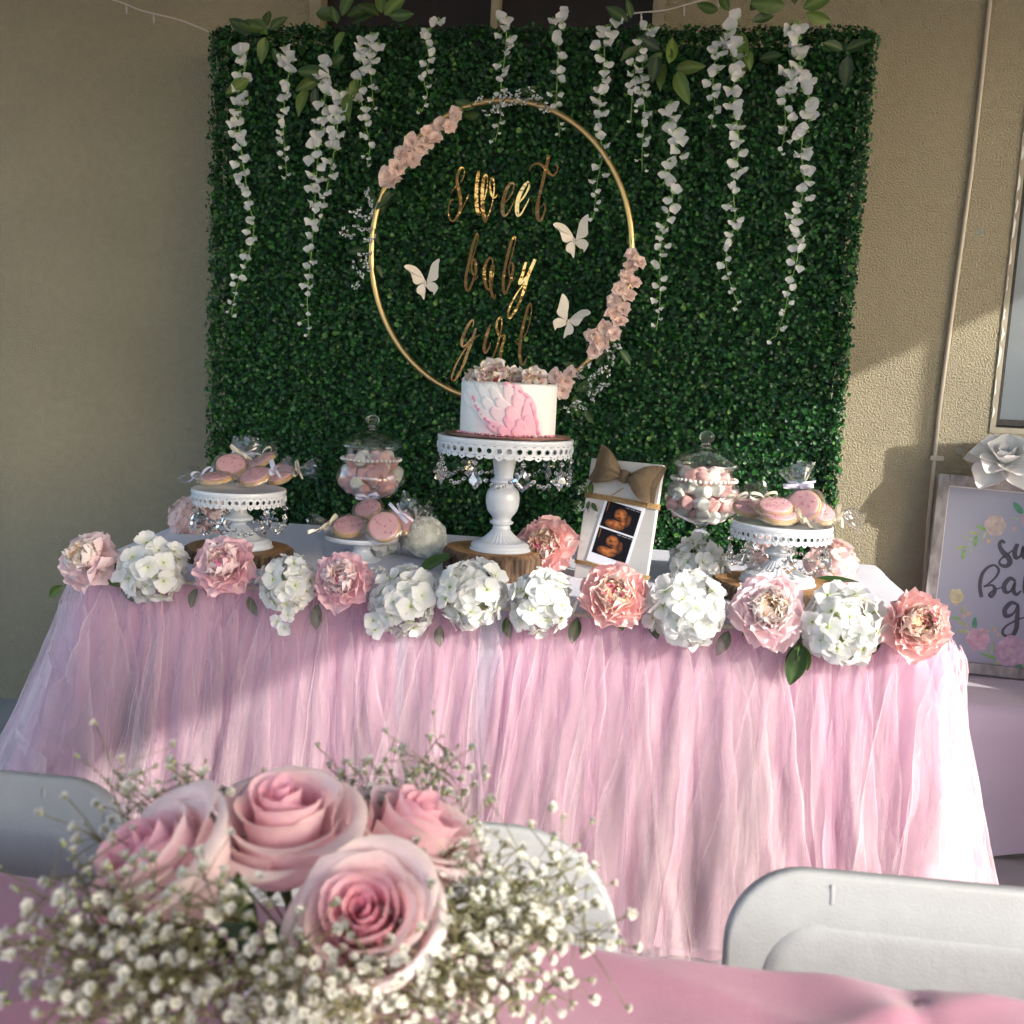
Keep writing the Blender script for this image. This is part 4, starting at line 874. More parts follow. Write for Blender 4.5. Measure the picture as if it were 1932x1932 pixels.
def cake_stand(label, c, Rp, H, rb, post_prof, rim=.040, npen=8, npd=.036):
    t = thing('cake_stand', label, 'cake stand', c, 'white cake stands with crystal drops'); N = 44
    mb = MB(); mb.lathe([(0, H - .003), (Rp - .006, H - .003), (Rp - .003, H), (Rp, H - .001), (Rp + .0008, H - .004), (Rp + .0008, H - .010), (Rp - .0005, H - .012), (Rp - .0005, H - .0135)], 88)
    mb.lathe([(Rp - .004, H - .0135), (Rp - .006, H - .008), (0, H - .008)], 64); mb.obj('plate', m_enamel, t)
    mb = MB()
    for i in range(N): lace_cell(mb, Rp - .0005, N, i, H - .0135, H - rim)
    mb.obj('lace_rim', m_enamel, t)
    mb = MB(); z1 = post_prof[0][1]
    def flute(i, r, a): return r * (1 + (.03 * math.cos(a * 34) if 2 <= i <= 13 else 0))
    base = smooth_prof([(0, .0), (rb * .98, .0), (rb, .004), (rb, .012), (rb * .93, .017)], 3) + [(rb * (.90 - .62 * (k / 11) ** .62), .020 + (z1 - .020) * (k / 11) ** 1.35) for k in range(12)]
    mb.lathe(base[:14], 136); 
    mb2 = MB(); fb = base[12:]
    mb.lathe(fb, 136, f=lambda i, r, a: r * (1 + .045 * math.cos(a * 30) * math.sin(PI * min(1, (i + .5) / len(fb)))))
    mb.obj('foot', m_enamel, t)
    mb = MB(); mb.lathe(smooth_prof(post_prof + [(post_prof[-1][0], H - .006)], 5), 40); mb.obj('post', m_enamel, t)
    for k in range(npen):                     # crystal drops and bead swags
        a = 2 * PI * (k + .35) / npen; q = Vector(((Rp - .001) * math.cos(a), (Rp - .001) * math.sin(a), H - rim + .003))
        link('bead', BEAD, t, TR(q + Vector((0, 0, -.010)), (0, 0, a), (.0065, .0065, .0065)))
        mb = MB(); mb.tube([q + Vector((0, 0, .004)), q + Vector((0, 0, -.022))], .0007, 4); mb.obj('ring', m_ringwire, t)
        link('pendant', PEND, t, TR(q + Vector((0, 0, -.018)), (U(-.08, .08), U(-.06, .06), a + PI / 2 + U(-.5, .5)), npd))
        a2 = 2 * PI * (k + 1.35) / npen; nb = 8
        for j in range(1, nb):
            f = j / nb; aa = a + (a2 - a) * f; dz = -.010 - .050 * (1 - (2 * f - 1) ** 2)
            link('bead', BEAD, t, TR(Vector((Rp * .985 * math.cos(aa), Rp * .985 * math.sin(aa), H - rim + .003 + dz)), (U(0, 1), U(0, 1), aa), (.0058, .0058, .0045)))
    return t
SLH, SCH, SRH = .030, .062, .034
pL = pz(450, 1031, TZ + SLH); pC = pz(944, 1036, TZ + SCH); pR = pz(1466, 1098, TZ + SRH)
wood_slice('thin wood slice under the left cookie stand', (pL.x, pL.y, TZ), .124, SLH)
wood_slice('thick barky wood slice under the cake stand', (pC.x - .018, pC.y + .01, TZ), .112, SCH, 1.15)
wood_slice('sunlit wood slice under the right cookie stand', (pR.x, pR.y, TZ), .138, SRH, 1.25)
short = [(.020, .052), (.017, .060), (.030, .064), (.034, .068), (.032, .073), (.022, .080), (.018, .092), (.020, .105), (.026, .120)]
tall = [(.022, .050), (.020, .058), (.027, .062), (.028, .066), (.022, .070), (.024, .078), (.036, .095), (.040, .120), (.036, .140), (.026, .150), (.024, .155), (.031, .160), (.030, .166), (.022, .172), (.024, .190), (.028, .215), (.026, .235), (.032, .250)]
sL = Vector((pL.x, pL.y, TZ + SLH)); sC = Vector((pC.x, pC.y, TZ + SCH)); sR = Vector((pR.x, pR.y, TZ + SRH))
HL_, HC_, HR_ = .142, .268, .138
cake_stand('white cake stand with lace rim holding cookies at the left', sL, .110, HL_, .078, short, .040, 7, .040)
cake_stand('tallest white cake stand, carrying the pink cake', sC, .158, HC_, .070, tall, .046, 9, .047)
cake_stand('sunlit white cake stand with lace rim holding cookies at the right', sR, .112, HR_, .082, short, .040, 7, .040)

# ---- small plain stand
p = pz(682, 1057, TZ); sS = Vector((p.x, p.y, TZ)); HS_ = .063
t = thing('small_cookie_stand', 'small plain white pedestal plate of cookies', 'cake stand', sS)
mb = MB(); mb.lathe(smooth_prof([(0, HS_ - .002), (.082, HS_ - .003), (.088, HS_ + .001), (.090, HS_ - .004), (.086, HS_ - .011), (.06, HS_ - .013), (.0, HS_ - .013)], 4), 64); mb.obj('plate', m_enamel, t)
mb = MB(); mb.lathe(smooth_prof([(0, 0), (.045, 0), (.046, .004), (.034, .010), (.023, .022), (.022, .036), (.028, .046), (.032, .052)], 4), 40); mb.obj('post', m_enamel, t)

# ================================================================== CAKE
random.seed(61)
CR, CHt = .111, .118
ck = thing('pink_wing_cake', 'round white cake with a pink frosting wing on its side', 'cake', sC + Vector((.004, -.004, HC_)))
mb = MB(); mb.lathe(smooth_prof([(0, .0015), (.136, .0015), (.1375, .003), (.136, .0055), (0, .0055)], 3), 64); mb.obj('cake_board', m_cakeboard, ck)
mb = MB(); prof = [(0, .006), (CR, .006)] + [(CR, .006 + CHt * k / 24) for k in range(1, 24)] + [(CR - .001, CHt + .003), (CR - .004, CHt + .006), (CR - .010, CHt + .0065)] + [(CR * (1 - k / 8) - .010 * (1 - k / 8), CHt + .0065) for k in range(1, 9)]
colr = []
for i, (r_, z) in enumerate(prof):
    for k in range(96):
        a = 2 * PI * k / 96; d = (math.degrees(a) + 90) % 360; d = d - 360 if d > 180 else d     # 0 = toward viewer, + to the right
        f = max(0, 1 - abs(d - 12) / 50) * max(0, 1 - abs(z - .03) / .07); f2 = max(0, 1 - abs(d - (10 + (CHt - z) / CHt * 40 + 0)) / 14) * .5
        colr.append(mixc((.80, .79, .78), (.80, .30, .42), min(.75, f * .9 + f2 * .5 + .05 * nz(a * 4, z * 20)))) 
V = [Vector((r_ * math.cos(2 * PI * k / 96) * (1 + .004 * nz(k * .3, z * 30)), r_ * math.sin(2 * PI * k / 96) * (1 + .004 * nz(k * .3, z * 30)), z)) for (r_, z) in prof for k in range(96)]
mb.add(V, [(i * 96 + k, i * 96 + (k + 1) % 96, (i + 1) * 96 + (k + 1) % 96, (i + 1) * 96 + k) for i in range(len(prof) - 1) for k in range(96)], colr); mb.obj('frosted_body', m_frost, ck)
def on_cake(x, z, o=0.0): a = -PI / 2 + x / CR; return Vector(((CR + o) * math.cos(a), (CR + o) * math.sin(a), .006 + z))
def scale_patch(x, z, lx, lz, ang, c0, c1):
    """a palette-knife scallop of frosting: thick at its lower lip"""
    mb = MB(); ca, sa = math.cos(ang), math.sin(ang)
    def fn(a, b):
        u = a * 2 - 1; v = b; wdt = math.sin(PI * (.08 + .84 * v)) ** .7 * (1 - .15 * v); du = u * lx / 2 * wdt; dv = (v - .5) * lz * (1 - .12 * u * u)
        lift = .0012 + .0062 * (1 - (abs(u)) ** 3) * v ** 2 * (1 if v < .999 else 0) + .003 * abs(u) ** 4 * (v < .99); lift = lift if (abs(u) < .999 and v > 0.001 and v < .999) else -.001
        return on_cake(x + du * ca - dv * sa, min(CHt - .002, max(.001, z + du * sa + dv * ca)), lift)
    mb.grid(fn, 8, 8, lambda a, b: mixc(c0, c1, b * .8)); mb.obj('frosting_scale', m_frost, ck)
WH, PK, DP = (.82, .81, .80), (.82, .52, .60), (.78, .22, .36)
grid_cells = [(-.082, .112, 0), (-.055, .118, 0), (-.025, .120, 0), (.006, .120, .15), (-.070, .090, 0), (-.040, .094, 0), (-.010, .096, .1), (.020, .098, .4), (-.052, .068, .05), (-.022, .070, .1), (.008, .072, .3), (.038, .074, .6), (-.030, .045, .25), (0.0, .048, .45), (.030, .048, .7), (.055, .050, .8), (-.005, .024, .7), (.022, .024, .85), (.050, .024, .9), (.068, .028, .9), (.012, .008, .9), (.045, .006, .95), (-.088, .080, 0), (.062, .066, .7), (.040, .100, .5)]
for (x, z, pinkness) in grid_cells:
    c = mixc(WH, PK, pinkness * 1.6) if pinkness < .5 else mixc(PK, DP, (pinkness - .5) * 1.3)
    x2, z2 = x + U(-.005, .005), z * .93 + U(-.004, .004); scale_patch(x2, z2, U(.030, .042), U(.052, .075), math.atan2(.075 - x2, z2 + .02) + U(-.15, .15), mixc(c, WH, .15), c)
def ruffle(pts, wd, c):
    mb = MB(); P = catmull(pts, 10); n = len(P)
    def fn(a, b):
        i0 = min(n - 2, int(a * (n - 1))); f_ = a * (n - 1) - i0; d = P[i0 + 1] - P[i0]; p = P[i0] + d * f_; d = d / (np.linalg.norm(d) + 1e-9)
        o = (b - .5) * wd; return on_cake(p[0] - d[1] * o, max(.001, min(CHt + .004, p[1] + d[0] * o)), -.001 +   .006 * math.sin(PI * b) + .0025 * math.sin(a * 46) * b + .002 * nz(a * 9, b * 3))
    mb.grid(fn, n * 2, 5, lambda a, b: mixc(c, (.80, .60, .40), max(0, b - .6) * .8)); mb.obj('frosting_ruffle', m_frost, ck)
ruffle([(.005, .116), (.035, .105), (.060, .085), (.078, .050), (.092, .006)], .013, (.80, .36, .50))
ruffle([(-.072, .085), (-.060, .062), (-.038, .040), (-.012, .020)], .012, (.78, .26, .42))
mb = MB()
for k in range(60):
    a = -PI / 2 + U(-1.35, 1.3); q = Vector(((CR + U(.002, .010)) * math.cos(a), (CR + U(.002, .010)) * math.sin(a), .0085)); mb.lathe([(0, -.003), (.0028, -.0012), (.003, .001), (0, .0035)], 6, (1, 1, 1), M=TR(q, (U(0, 1), U(0, 1), 0)))
sp_ = mb.obj('sprinkle_border', m_sprinkle, ck); sp_['kind'] = 'stuff'
def wafer_flower(x, y, z, r, axis, seed):
    random.seed(seed)
    A0 = aim((x, y, z), axis, U(0, 6))
    for n, L_, tilt, base in ((6, 1.0, 1.15, .1), (6, .8, .75, .1), (5, .6, .4, .05)):
        ph = U(0, 6)
        for k in range(n):
            mb = MB(); petal_mb(mb, L_ * r, .85 * L_ * r, .3, .2, .22, seed + k, lambda u, b: mixc((.97, .42, .52), (.97, .90, .86), b * 1.3), 5, 5, neck=.6)
            M = A0 @ Matrix.Rotation(ph + 2 * PI * k / n, 4, 'Z') @ Matrix.Translation((0, base * r, 0)) @ Matrix.Rotation(PI / 2 - tilt, 4, 'X'); pt = mb.obj('topper_petal', m_petal, ck, M)
            if k % 2: continue
            m2 = MB(); V = mb.V; edge = [Vector(V[j * 6 + 0]) for j in range(1, 6)] + [Vector(V[5 * 6 + i]) for i in range(1, 6)] + [Vector(V[j * 6 + 5]) for j in range(4, 0, -1)]
            m2.tube([e + Vector((0, 0, .0006)) for e in edge], .0010, 5); m2.obj('gold_edge', m_cakegold, pt)
    mb = MB()
    for k in range(16): mb.tube([(0, 0, 0), Vector((U(-.3, .3), U(-.3, .3), U(.35, .6))) * r], [.0012, .0018], 4)
    mb.obj('topper_stamens', m_sprinkle, ck, A0)
wafer_flower(-.030, -.050, CHt + .014, .044, (-.15, -1, .75), 3)
wafer_flower(.060, -.040, CHt + .008, .036, (.35, -1, .9), 4)
wafer_flower(-.072, -.035, CHt + .008, .030, (-.8, -.6, .7), 6)
wafer_flower(.012, -.01, CHt + .010, .034, (.1, -.6, 1), 8)

# ================================================================== COOKIE BAGS
random.seed(71)
def cookie_geo(r, seed):
    random.seed(seed)
    mb = MB(); mb.lathe(smooth_prof([(0, 0), (r * .9, .0), (r, .004), (r * .99, .009), (r * .9, .0115), (0, .0115)], 3), 40, f=lambda i, q, a: q * (1 + .012 * math.sin(3 * a + seed))); ck_ = mb.mesh('biscuit', m_cookie)
    mb = MB(); mb.lathe(smooth_prof([(r * .92, .0112), (r * .93, .0135), (r * .86, .0160), (r * .5, .0168), (0, .0170)], 3), 40, f=lambda i, q, a: q * (1 + .02 * math.sin(4 * a + seed))); ic = mb.mesh('icing', m_icing)
    mb = MB()
    for k in range(14):
        a, q = U(0, 6.3), r * .75 * math.sqrt(random.random()); s_ = random.choice((.0014, .0022, .0026)); mb.lathe([(0, -s_), (s_, 0), (s_ * .7, s_ * .7), (0, s_)], 6, M=Matrix.Translation((q * math.cos(a), q * math.sin(a), .0172)))
    return ck_, ic, mb.mesh('sugar_pearls', m_sprinkle)
CG = [cookie_geo(.040, k) for k in range(3)]
def bag_geo(seed):
    mb = MB(); random.seed(seed)
    def fn(a, b):
        t_ = 2 * PI * a; v = b
        if v < .72:
            f = v / .72; y = -.050 + .098 * f; wd = .050 * math.sin(PI * (.10 + .80 * f)) ** .55 * (1 if f < .8 else 1 - (f - .8) * 3.6); th = .0125 * math.sin(PI * (.04 + .92 * f)) ** .6
        else:
            f = (v - .72) / .28; y = .048 + .052 * f; wd = .010 + .034 * f; th = .004 + .016 * f
        n_ = nz(math.cos(t_) * 2.3 + seed, y * 60, math.sin(t_) * 2) * (.0035 + (.008 if v > .72 else 0) * f)
        return Vector(((wd + n_) * math.cos(t_), y + n_ * .6, .0085 + (th + n_ * .8) * math.sin(t_)))
    mb.grid(fn, 30, 26); return mb.mesh('cellophane', m_cello, False)
BG = [bag_geo(k) for k in range(4)]
def bow_geo(seed, m, s=1.0):
    mb = MB(); random.seed(seed)
    for sd_ in (-1, 1):
        w_ = .0050; tilt = U(.2, .7)
        def fn(a, b, sd_=sd_, tilt=tilt):
            t_ = PI * 2 * a; x = sd_ * (.0005 + .014 * (1 - math.cos(t_)) ) ; z = .008 * math.sin(t_) + x * sd_ * .25; y = (b - .5) * w_ * (1 + .4 * math.sin(PI * a))
            return Vector((x, y * math.cos(tilt) - z * .2, z + y * math.sin(tilt))) * s
        mb.grid(fn, 16, 2)
        def fn2(a, b, sd_=sd_): x = sd_ * a * .026; return Vector((x, (b - .5) * w_ + .004 + a * .010, -.006 * a + .003 * math.sin(a * 5))) * s
        mb.grid(fn2, 6, 1)
    mb.lathe([(0, -.004), (.0035, -.002), (.0042, 0), (.0035, .002), (0, .004)], 8); return mb.mesh('ribbon_bow', m)
BW = {'cream': [bow_geo(k, m_ribbon_cream, 1.15) for k in range(2)], 'lilac': [bow_geo(9 + k, m_ribbon_lilac, 1.25) for k in range(2)]}
def cookie_bag(label, loc, tilt, spin, bow, group, sc=1.0, roll=0):
    k = random.randrange(3); t = thing('bagged_cookie', label, 'cookie', loc, group)
    loc.z += .010 * math.sin(tilt[0]) + (.008 if tilt[0] < R(40) else 0); t.location = loc; M = Matrix.Rotation(tilt[0] + (R(7) if tilt[0] < R(40) else 0), 4, 'X') @ Matrix.Rotation(tilt[1], 4, 'Y') @ Matrix.Rotation(spin, 4, 'Z') @ Matrix.Scale(sc, 4)
    b = link('biscuit', CG[k][0], t, M); i = link('icing', CG[k][1], b); link('sugar_pearls', CG[k][2], i)['kind'] = 'stuff'
    link('cellophane', random.choice(BG), t, M); link('ribbon_bow', random.choice(BW[bow]), t, M @ TR((0, .049, .010), (roll, 0, U(-.4, .4))))
def onp(base, H, u, v, dz=0, back=0):
    q = pz(u, v, base.z + H + dz); return Vector((q.x, q.y + back, base.z + H + dz))
g = 'wrapped cookies on the left stand'; zt = .004
cookie_bag('wrapped pink cookie lying flat at the left front of the left stand', onp(sL, HL_, 405, 915, .002, .01), (R(4), R(-3)), R(70), 'lilac', g, .94)
cookie_bag('wrapped pink cookie with cream bow, propped at upper left of the left stand', onp(sL, HL_, 426, 893, .022, .03), (R(30), R(12)), R(-8), 'cream', g, .92)
cookie_bag('wrapped pink cookie at the front centre of the left stand', onp(sL, HL_, 483, 913, .006, .0), (R(20), R(-9)), R(-60), 'lilac', g, .94)
cookie_bag('wrapped pink cookie at the right end of the left stand', onp(sL, HL_, 517, 911, .005, .04), (R(24), R(-6)), R(-75), 'cream', g, .94)
cookie_bag('wrapped pink cookie topmost on the left stand', onp(sL, HL_, 482, 886, .034, .05), (R(14), R(-26)), R(20), 'cream', g, .94)
cookie_bag('wrapped cookie at the back of the left stand with cellophane standing up', onp(sL, HL_, 430, 900, .012, .10), (R(50), R(0)), R(10), 'lilac', g, .9)
g = 'wrapped cookies on the small stand'
cookie_bag('wrapped pink cookie facing forward with pearls, front of the small stand', onp(sS, HS_, 722, 1005, .022, .015), (R(55), R(4)), R(-40), 'lilac', g, .98)
cookie_bag('wrapped cookie lying left on the small stand, bag tail sticking out', onp(sS, HS_, 660, 1006, .006, -.005), (R(20), R(3)), R(95), 'cream', g, .98)
cookie_bag('wrapped cookie leaning at the right edge of the small stand', onp(sS, HS_, 746, 1003, .010, .04), (R(35), R(10)), R(-60), 'cream', g, .9)
cookie_bag('wrapped cookie topmost on the small stand under a white bow', onp(sS, HS_, 684, 978, .036, .05), (R(30), R(-6)), R(15), 'lilac', g, .84)
g = 'wrapped cookies on the right stand'
cookie_bag('wrapped cookie at the left end of the right stand', onp(sR, HR_, 1412, 975, .006, .03), (R(14), R(6)), R(35), 'cream', g, .9)
cookie_bag('lower of two wrapped cookies stacked at the front of the right stand', onp(sR, HR_, 1468, 988, .002, .005), (R(8), R(2)), R(-95), 'cream', g, .98)
cookie_bag('upper of two wrapped cookies stacked at the front of the right stand', onp(sR, HR_, 1462, 972, .019, .01), (R(14), R(-2)), R(30), 'cream', g, .96)
cookie_bag('wrapped cookie standing on edge with a lilac bow on the right stand', onp(sR, HR_, 1520, 968, .028, .03), (R(62), R(-25)), R(10), 'lilac', g, .98)
cookie_bag('wrapped pink cookie lying at the right end of the right stand', onp(sR, HR_, 1545, 985, .008, .03), (R(22), R(14)), R(-80), 'cream', g, .96)

# ================================================================== CANDY JARS
random.seed(81)
JH = .270; JS = 1.13
jar_out = smooth_prof([(.012, .060), (.016, .063), (.040, .072), (.070, .088), (.086, .108), (.088, .125), (.080, .145), (.070, .157), (.0655, .163), (.0655, .175), (.0655, .190)], 4)
lid_prof = smooth_prof([(.066, .190), (.075, .192), (.0775, .196), (.074, .203), (.058, .217), (.038, .228), (.020, .234), (.012, .237)], 4)
def jar(label, c, group):
    t = thing('candy_jar', label, 'jar', c, group); t.scale = (JS, JS, JS)
    mb = MB(); mb.lathe(jar_out, 56); mb.lathe([(max(0, r_ - .0022), z + .0005) for r_, z in jar_out][::-1], 56); mb.lathe([(.0633, .190), (.0655, .1915), (.0655, .190)], 56); mb.obj('bowl', m_glass, t)
    mb = MB(); mb.lathe(smooth_prof([(0, 0), (.046, 0), (.049, .0015), (.046, .004), (.020, .009), (.0085, .014), (.008, .018), (.013, .026), (.0185, .036), (.017, .046), (.011, .052), (.0095, .056), (.013, .060), (.016, .0628), (0, .0632)], 4), 40); mb.obj('stem', m_solidglass, t)
    mb = MB(); mb.lathe(lid_prof, 56); mb.lathe([(max(0, r_ - .002), z - .0018) for r_, z in lid_prof][::-1], 56); ld = mb.obj('lid', m_glass, t)
    mb = MB(); mb.lathe(smooth_prof([(0, .2335), (.010, .2345), (.013, .237), (.0085, .241), (.010, .246), (.0155, .253), (.0165, .260), (.0125, .267), (.005, .2705), (0, .271)], 4), 32); mb.obj('knob', m_solidglass, ld)
    for k in range(40):
        a = 2 * PI * k / 40; link('pearl', PEARL, t, TR((.0710 * math.cos(a), .0710 * math.sin(a), .164 + .0006 * math.sin(a * 5)), (0, 0, 0), .0042))
mb = MB(); mb.lathe(smooth_prof([(0, -1), (.7, -.7), (1, 0), (.7, .7), (0, 1)], 2), 12); PEARL = mb.mesh('pearl', m_pearl)
def mallow(seed, m):
    random.seed(seed); mb = MB(); prof = smooth_prof([(0, -.0135), (.0112, -.0137), (.0146, -.0115), (.0152, 0), (.0146, .0115), (.0112, .0137), (0, .0135)], 3)
    mb.lathe(prof, 20, f=lambda i, r_, a: r_ * (1 + .05 * math.sin(2 * a + seed) + .03 * math.sin(3 * a + i * .3))); return mb.mesh('marshmallow', m)
MW = [mallow(k, m_mallow_w) for k in range(3)]; MP = [mallow(7 + k, m_mallow_p) for k in range(3)]
def bowl_r(z):
    for (r1, z1), (r2, z2) in zip(jar_out, jar_out[1:]):
        if z1 <= z <= z2: return r1 + (r2 - r1) * (z - z1) / max(1e-6, z2 - z1)
    return .06
def fill(c, top, lw, lp, pinkfrac, group, seed):
    random.seed(seed); pts = []
    for tries in range(9000):
        z = U(.084, top); rr = bowl_r(z) - .0190
        if rr < 0: continue
        a, q = U(0, 6.3), rr * math.sqrt(U(.0, 1)); p = Vector((q * math.cos(a), q * math.sin(a), z))
        if all((p - o).length > .0252 for o in pts): pts.append(p)
        if len(pts) > 62: break
    for p in pts:
        pk = random.random() < pinkfrac(p); o = link('marshmallow', random.choice(MP if pk else MW), None, TR(c + p * JS, (U(0, 6), U(0, 6), U(0, 6)), JS)); 
        lay = 'bottom' if p.z < .112 else 'middle' if p.z < .145 else 'top'; sd_ = 'left' if p.x < -.025 else 'right' if p.x > .025 else 'centre'; dp = 'front' if p.y < -.018 else 'back' if p.y > .018 else 'inside'
        tag(o, (lp if pk else lw) + ', ' + lay + ' layer, ' + sd_ + ' ' + dp, 'marshmallow', group)
kt = py(703, 783, 2.72); jL = Vector((kt.x, kt.y, kt.z - JH * JS)); kt = py(1335, 814, 2.60); jR = Vector((kt.x, kt.y, kt.z - JH * JS))
jar('lidded glass jar of marshmallows left of the cake, in shade', jL, 'footed candy jars'); jar('lidded glass jar of marshmallows right of the cake, in sun', jR, 'footed candy jars')
fill(jL, .170, 'white marshmallow in the jar left of the cake', 'pink marshmallow in the jar left of the cake', lambda p: .55 if p.x > .0 else .4, 'marshmallows in the left jar', 3)
fill(jR, .176, 'white marshmallow in the jar right of the cake', 'pink marshmallow in the jar right of the cake', lambda p: .62 if p.z > .12 else .4, 'marshmallows in the right jar', 5)
def riser(label, c, w_, h, rot=0):
    t = thing('acrylic_riser', label, 'display riser', c, 'clear acrylic risers', (0, 0, rot)); e = .0025
    for nm, lo, hi in (('top_panel', (-w_, -w_, h - .003), (w_, w_, h)), ('side_panel', (-w_, -w_, 0), (-w_ + .003, w_, h - .0032)), ('side_panel', (w_ - .003, -w_, 0), (w_, w_, h - .0032)), ('side_panel', (-w_ + .0032, -w_, 0), (w_ - .0032, -w_ + .003, h - .0032)), ('side_panel', (-w_ + .0032, w_ - .003, 0), (w_ - .0032, w_, h - .0032))):
        mb = MB(); mb.box(lo, hi); mb.obj(nm, m_acrylic, t, smooth=False)
    for sx in (-1, 1):
        mb = MB(); mb.tube([(sx * w_, -w_, 0), (sx * w_, -w_, h), (sx * w_, w_, h)], .0011, 6); mb.obj('polished_edge', m_pearl, t)
    mb = MB(); mb.tube([(-w_, -w_, h), (w_, -w_, h)], .0011, 6); mb.obj('polished_edge', m_pearl, t)
riser('clear acrylic cube riser under the right candy jar', Vector((jR.x, jR.y, TZ)), .060, jR.z - TZ, R(18))
riser('clear acrylic riser under the left candy jar, behind the small stand', Vector((jL.x, jL.y, TZ)), .055, jL.z - TZ, R(5))

# ---- rose ball candle
p = pz(797, 1058, TZ); br = .054
t = thing('rose_candle_ball', 'ivory ball candle carved with roses beside the small stand', 'candle', Vector((p.x, p.y + .03, TZ)))
mb = MB(); mb.lathe([(br * .9 * math.sin(PI * k / 14), br - br * .9 * math.cos(PI * k / 14)) for k in range(15)], 28); mb.obj('wax_core', m_wax, t)
mb = MB()                                    # one carved rosette, repeated
for j, (rr, n) in enumerate(((.2, 1), (.45, 4), (.72, 5), (1.0, 7))):
    for k in range(n):
        a0 = 2 * PI * k / n + j
        def fn(a, b, a0=a0, rr=rr, n=n, j=j):
            t_ = a0 + (a - .5) * 2 * PI / n * 1.35; q = rr * (1 + .12 * (a - .5)) + .10 * b; return Vector((q * math.cos(t_), q * math.sin(t_), (.50 - .12 * j) * b * math.sin(PI * (.15 + .7 * a)) ** .4 + .02))
        mb.grid(fn, 5, 3)
RS = mb.mesh('rosette', m_wax)
for k in range(34):
    zz = 1 - 2 * (k + .5) / 34; rr = math.sqrt(1 - zz * zz); a = k * 2.39996; d = Vector((rr * math.cos(a), rr * math.sin(a), zz))
    if zz > -.93: link('rosette', RS, t, aim(Vector((0, 0, br)) + d * br * .88, d, U(0, 6), br * .30))
mb = MB(); mb.tube([(0, 0, br * 1.9), (.001, 0, br * 2.12), (.004, 0, br * 2.2)], .0011, 5); mb.obj('wick', m_wick, t)

# ---- pearl strand on the cloth
t = thing('pearl_strand', 'little heap of white pearls on the cloth beside the peony', 'beads', pz(712, 1080, TZ))
for k in range(22): link('pearl', PEARL, t, TR((.016 * math.cos(k * .7) * (1 - k / 60) + U(-.003, .003), .020 * math.sin(k * .7) + U(-.003, .003), .004 + .003 * (k % 3)), (0, 0, 0), .0035))

# ================================================================== ULTRASOUND BOARD
random.seed(91)
BWd, BH, BT = .186, .288, .014
b0 = pz(1148, 1100, TZ)
bd = thing('ultrasound_board', 'whitewashed board with burlap bow leaning behind the coral peony', 'picture board', Vector((b0.x, b0.y, TZ + .001)))
BM = Matrix.Rotation(R(-24), 4, 'Z') @ Matrix.Rotation(R(-11), 4, 'X')
mb = MB(); mb.box((-BWd / 2, 0, 0), (BWd / 2, BT, BH), bev=.0015); mb.obj('panel', m_board, bd, BM, smooth=False)
mb = MB(); mb.box((-.02, 0, -.165), (.02, .005, 0)); mb.obj('prop', m_board, bd, BM @ TR((0, BT + .0005, .165), (R(24), 0, 0)), smooth=False)
def bl(u, v, o=0): return Vector(((u - .5) * BWd, -o, (1 - v) * BH))
for (va, vb, nstr) in ((.315, .345, 4), (.875, .915, 3)):
    for k in range(nstr):
        dv = (k - nstr / 2) * .0115; mb = MB()
        mb.tube([bl(-.012, va + dv, -.008), bl(-.014, va + dv, .0015), bl(.2, va + dv + .005, .003), bl(.5, (va + vb) / 2 + dv + U(-.002, .002), .003), bl(.8, vb + dv - .004, .003), bl(1.012, vb + dv, .0015), bl(1.013, vb + dv, -.008), bl(1.012, vb + dv, -BT - .001), bl(.5, (va + vb) / 2 + dv, -BT - .002), bl(-.012, va + dv, -BT - .001), bl(-.012, va + dv, -.008)], .0017, 6); mb.obj('twine', m_twine, bd, BM)
# burlap bow: two pinched loops, back tails, knot
BO = BM @ Matrix.Translation(bl(.55, .13, .010)) @ Matrix.Rotation(R(13), 4, 'Y') @ Matrix.Scale(.86, 4)
for sd_ in (-1, 1):
    def fn(a, b, sd_=sd_):
        t_ = b; x = sd_ * (.008 + .080 * t_); hh = (.012 + .040 * math.sin(t_ * PI * .52)) ; z = (a * 2 - 1) * hh
        y = -.004 - .030 * math.sin(PI * min(1, t_ * 1.02)) ** .7 * (1 - .45 * (a * 2 - 1) ** 2) + .003 * math.sin(a * 9 + sd_) + .006 * math.sin(a * 19 + sd_) * max(0, 1 - t_ * 1.5)
        return Vector((x + sd_ * .006 * (a * 2 - 1) ** 2, y, z + .006 * t_))
    mb = MB(); mb.grid(fn, 12, 12); mb.grid(lambda a, b: fn(a, b) * 1.0 + Vector((sd_ * .012 * b, .018 * math.sin(PI * min(1, b)) + .002, .004 * b)), 12, 8); mb.obj('bow_loop', m_burlap, bd, BO)
    fr_ = MB()
    for k in range(26): q = fn(k / 25, 1.0); fr_.tube([q, q + Vector((sd_ * U(.003, .007), U(-.002, .002), U(-.002, .002)))], .0004, 3)
    fz = fr_.obj('frayed_edge', m_burlap, bd, BO); fz['kind'] = 'stuff'
mb = MB(); mb.lathe(smooth_prof([(.006, -.018), (.013, -.014), (.014, 0), (.013, .014), (.006, .018)], 4), 20, M=Matrix.Translation((0, -.008, 0)) @ Matrix.Scale(.8, 4, (0, 1, 0))); mb.obj('bow_knot', m_burlap, bd, BO)
mb = MB(); mb.tube([bl(.52, .22, .004), bl(.40, .28, .003), bl(.28, .33, .003), bl(.25, .335, .003), bl(.27, .32, .003), bl(.36, .30, .004), bl(.5, .23, .005)], .0008, 5); mb.obj('loose_string', m_twine, bd, BM)
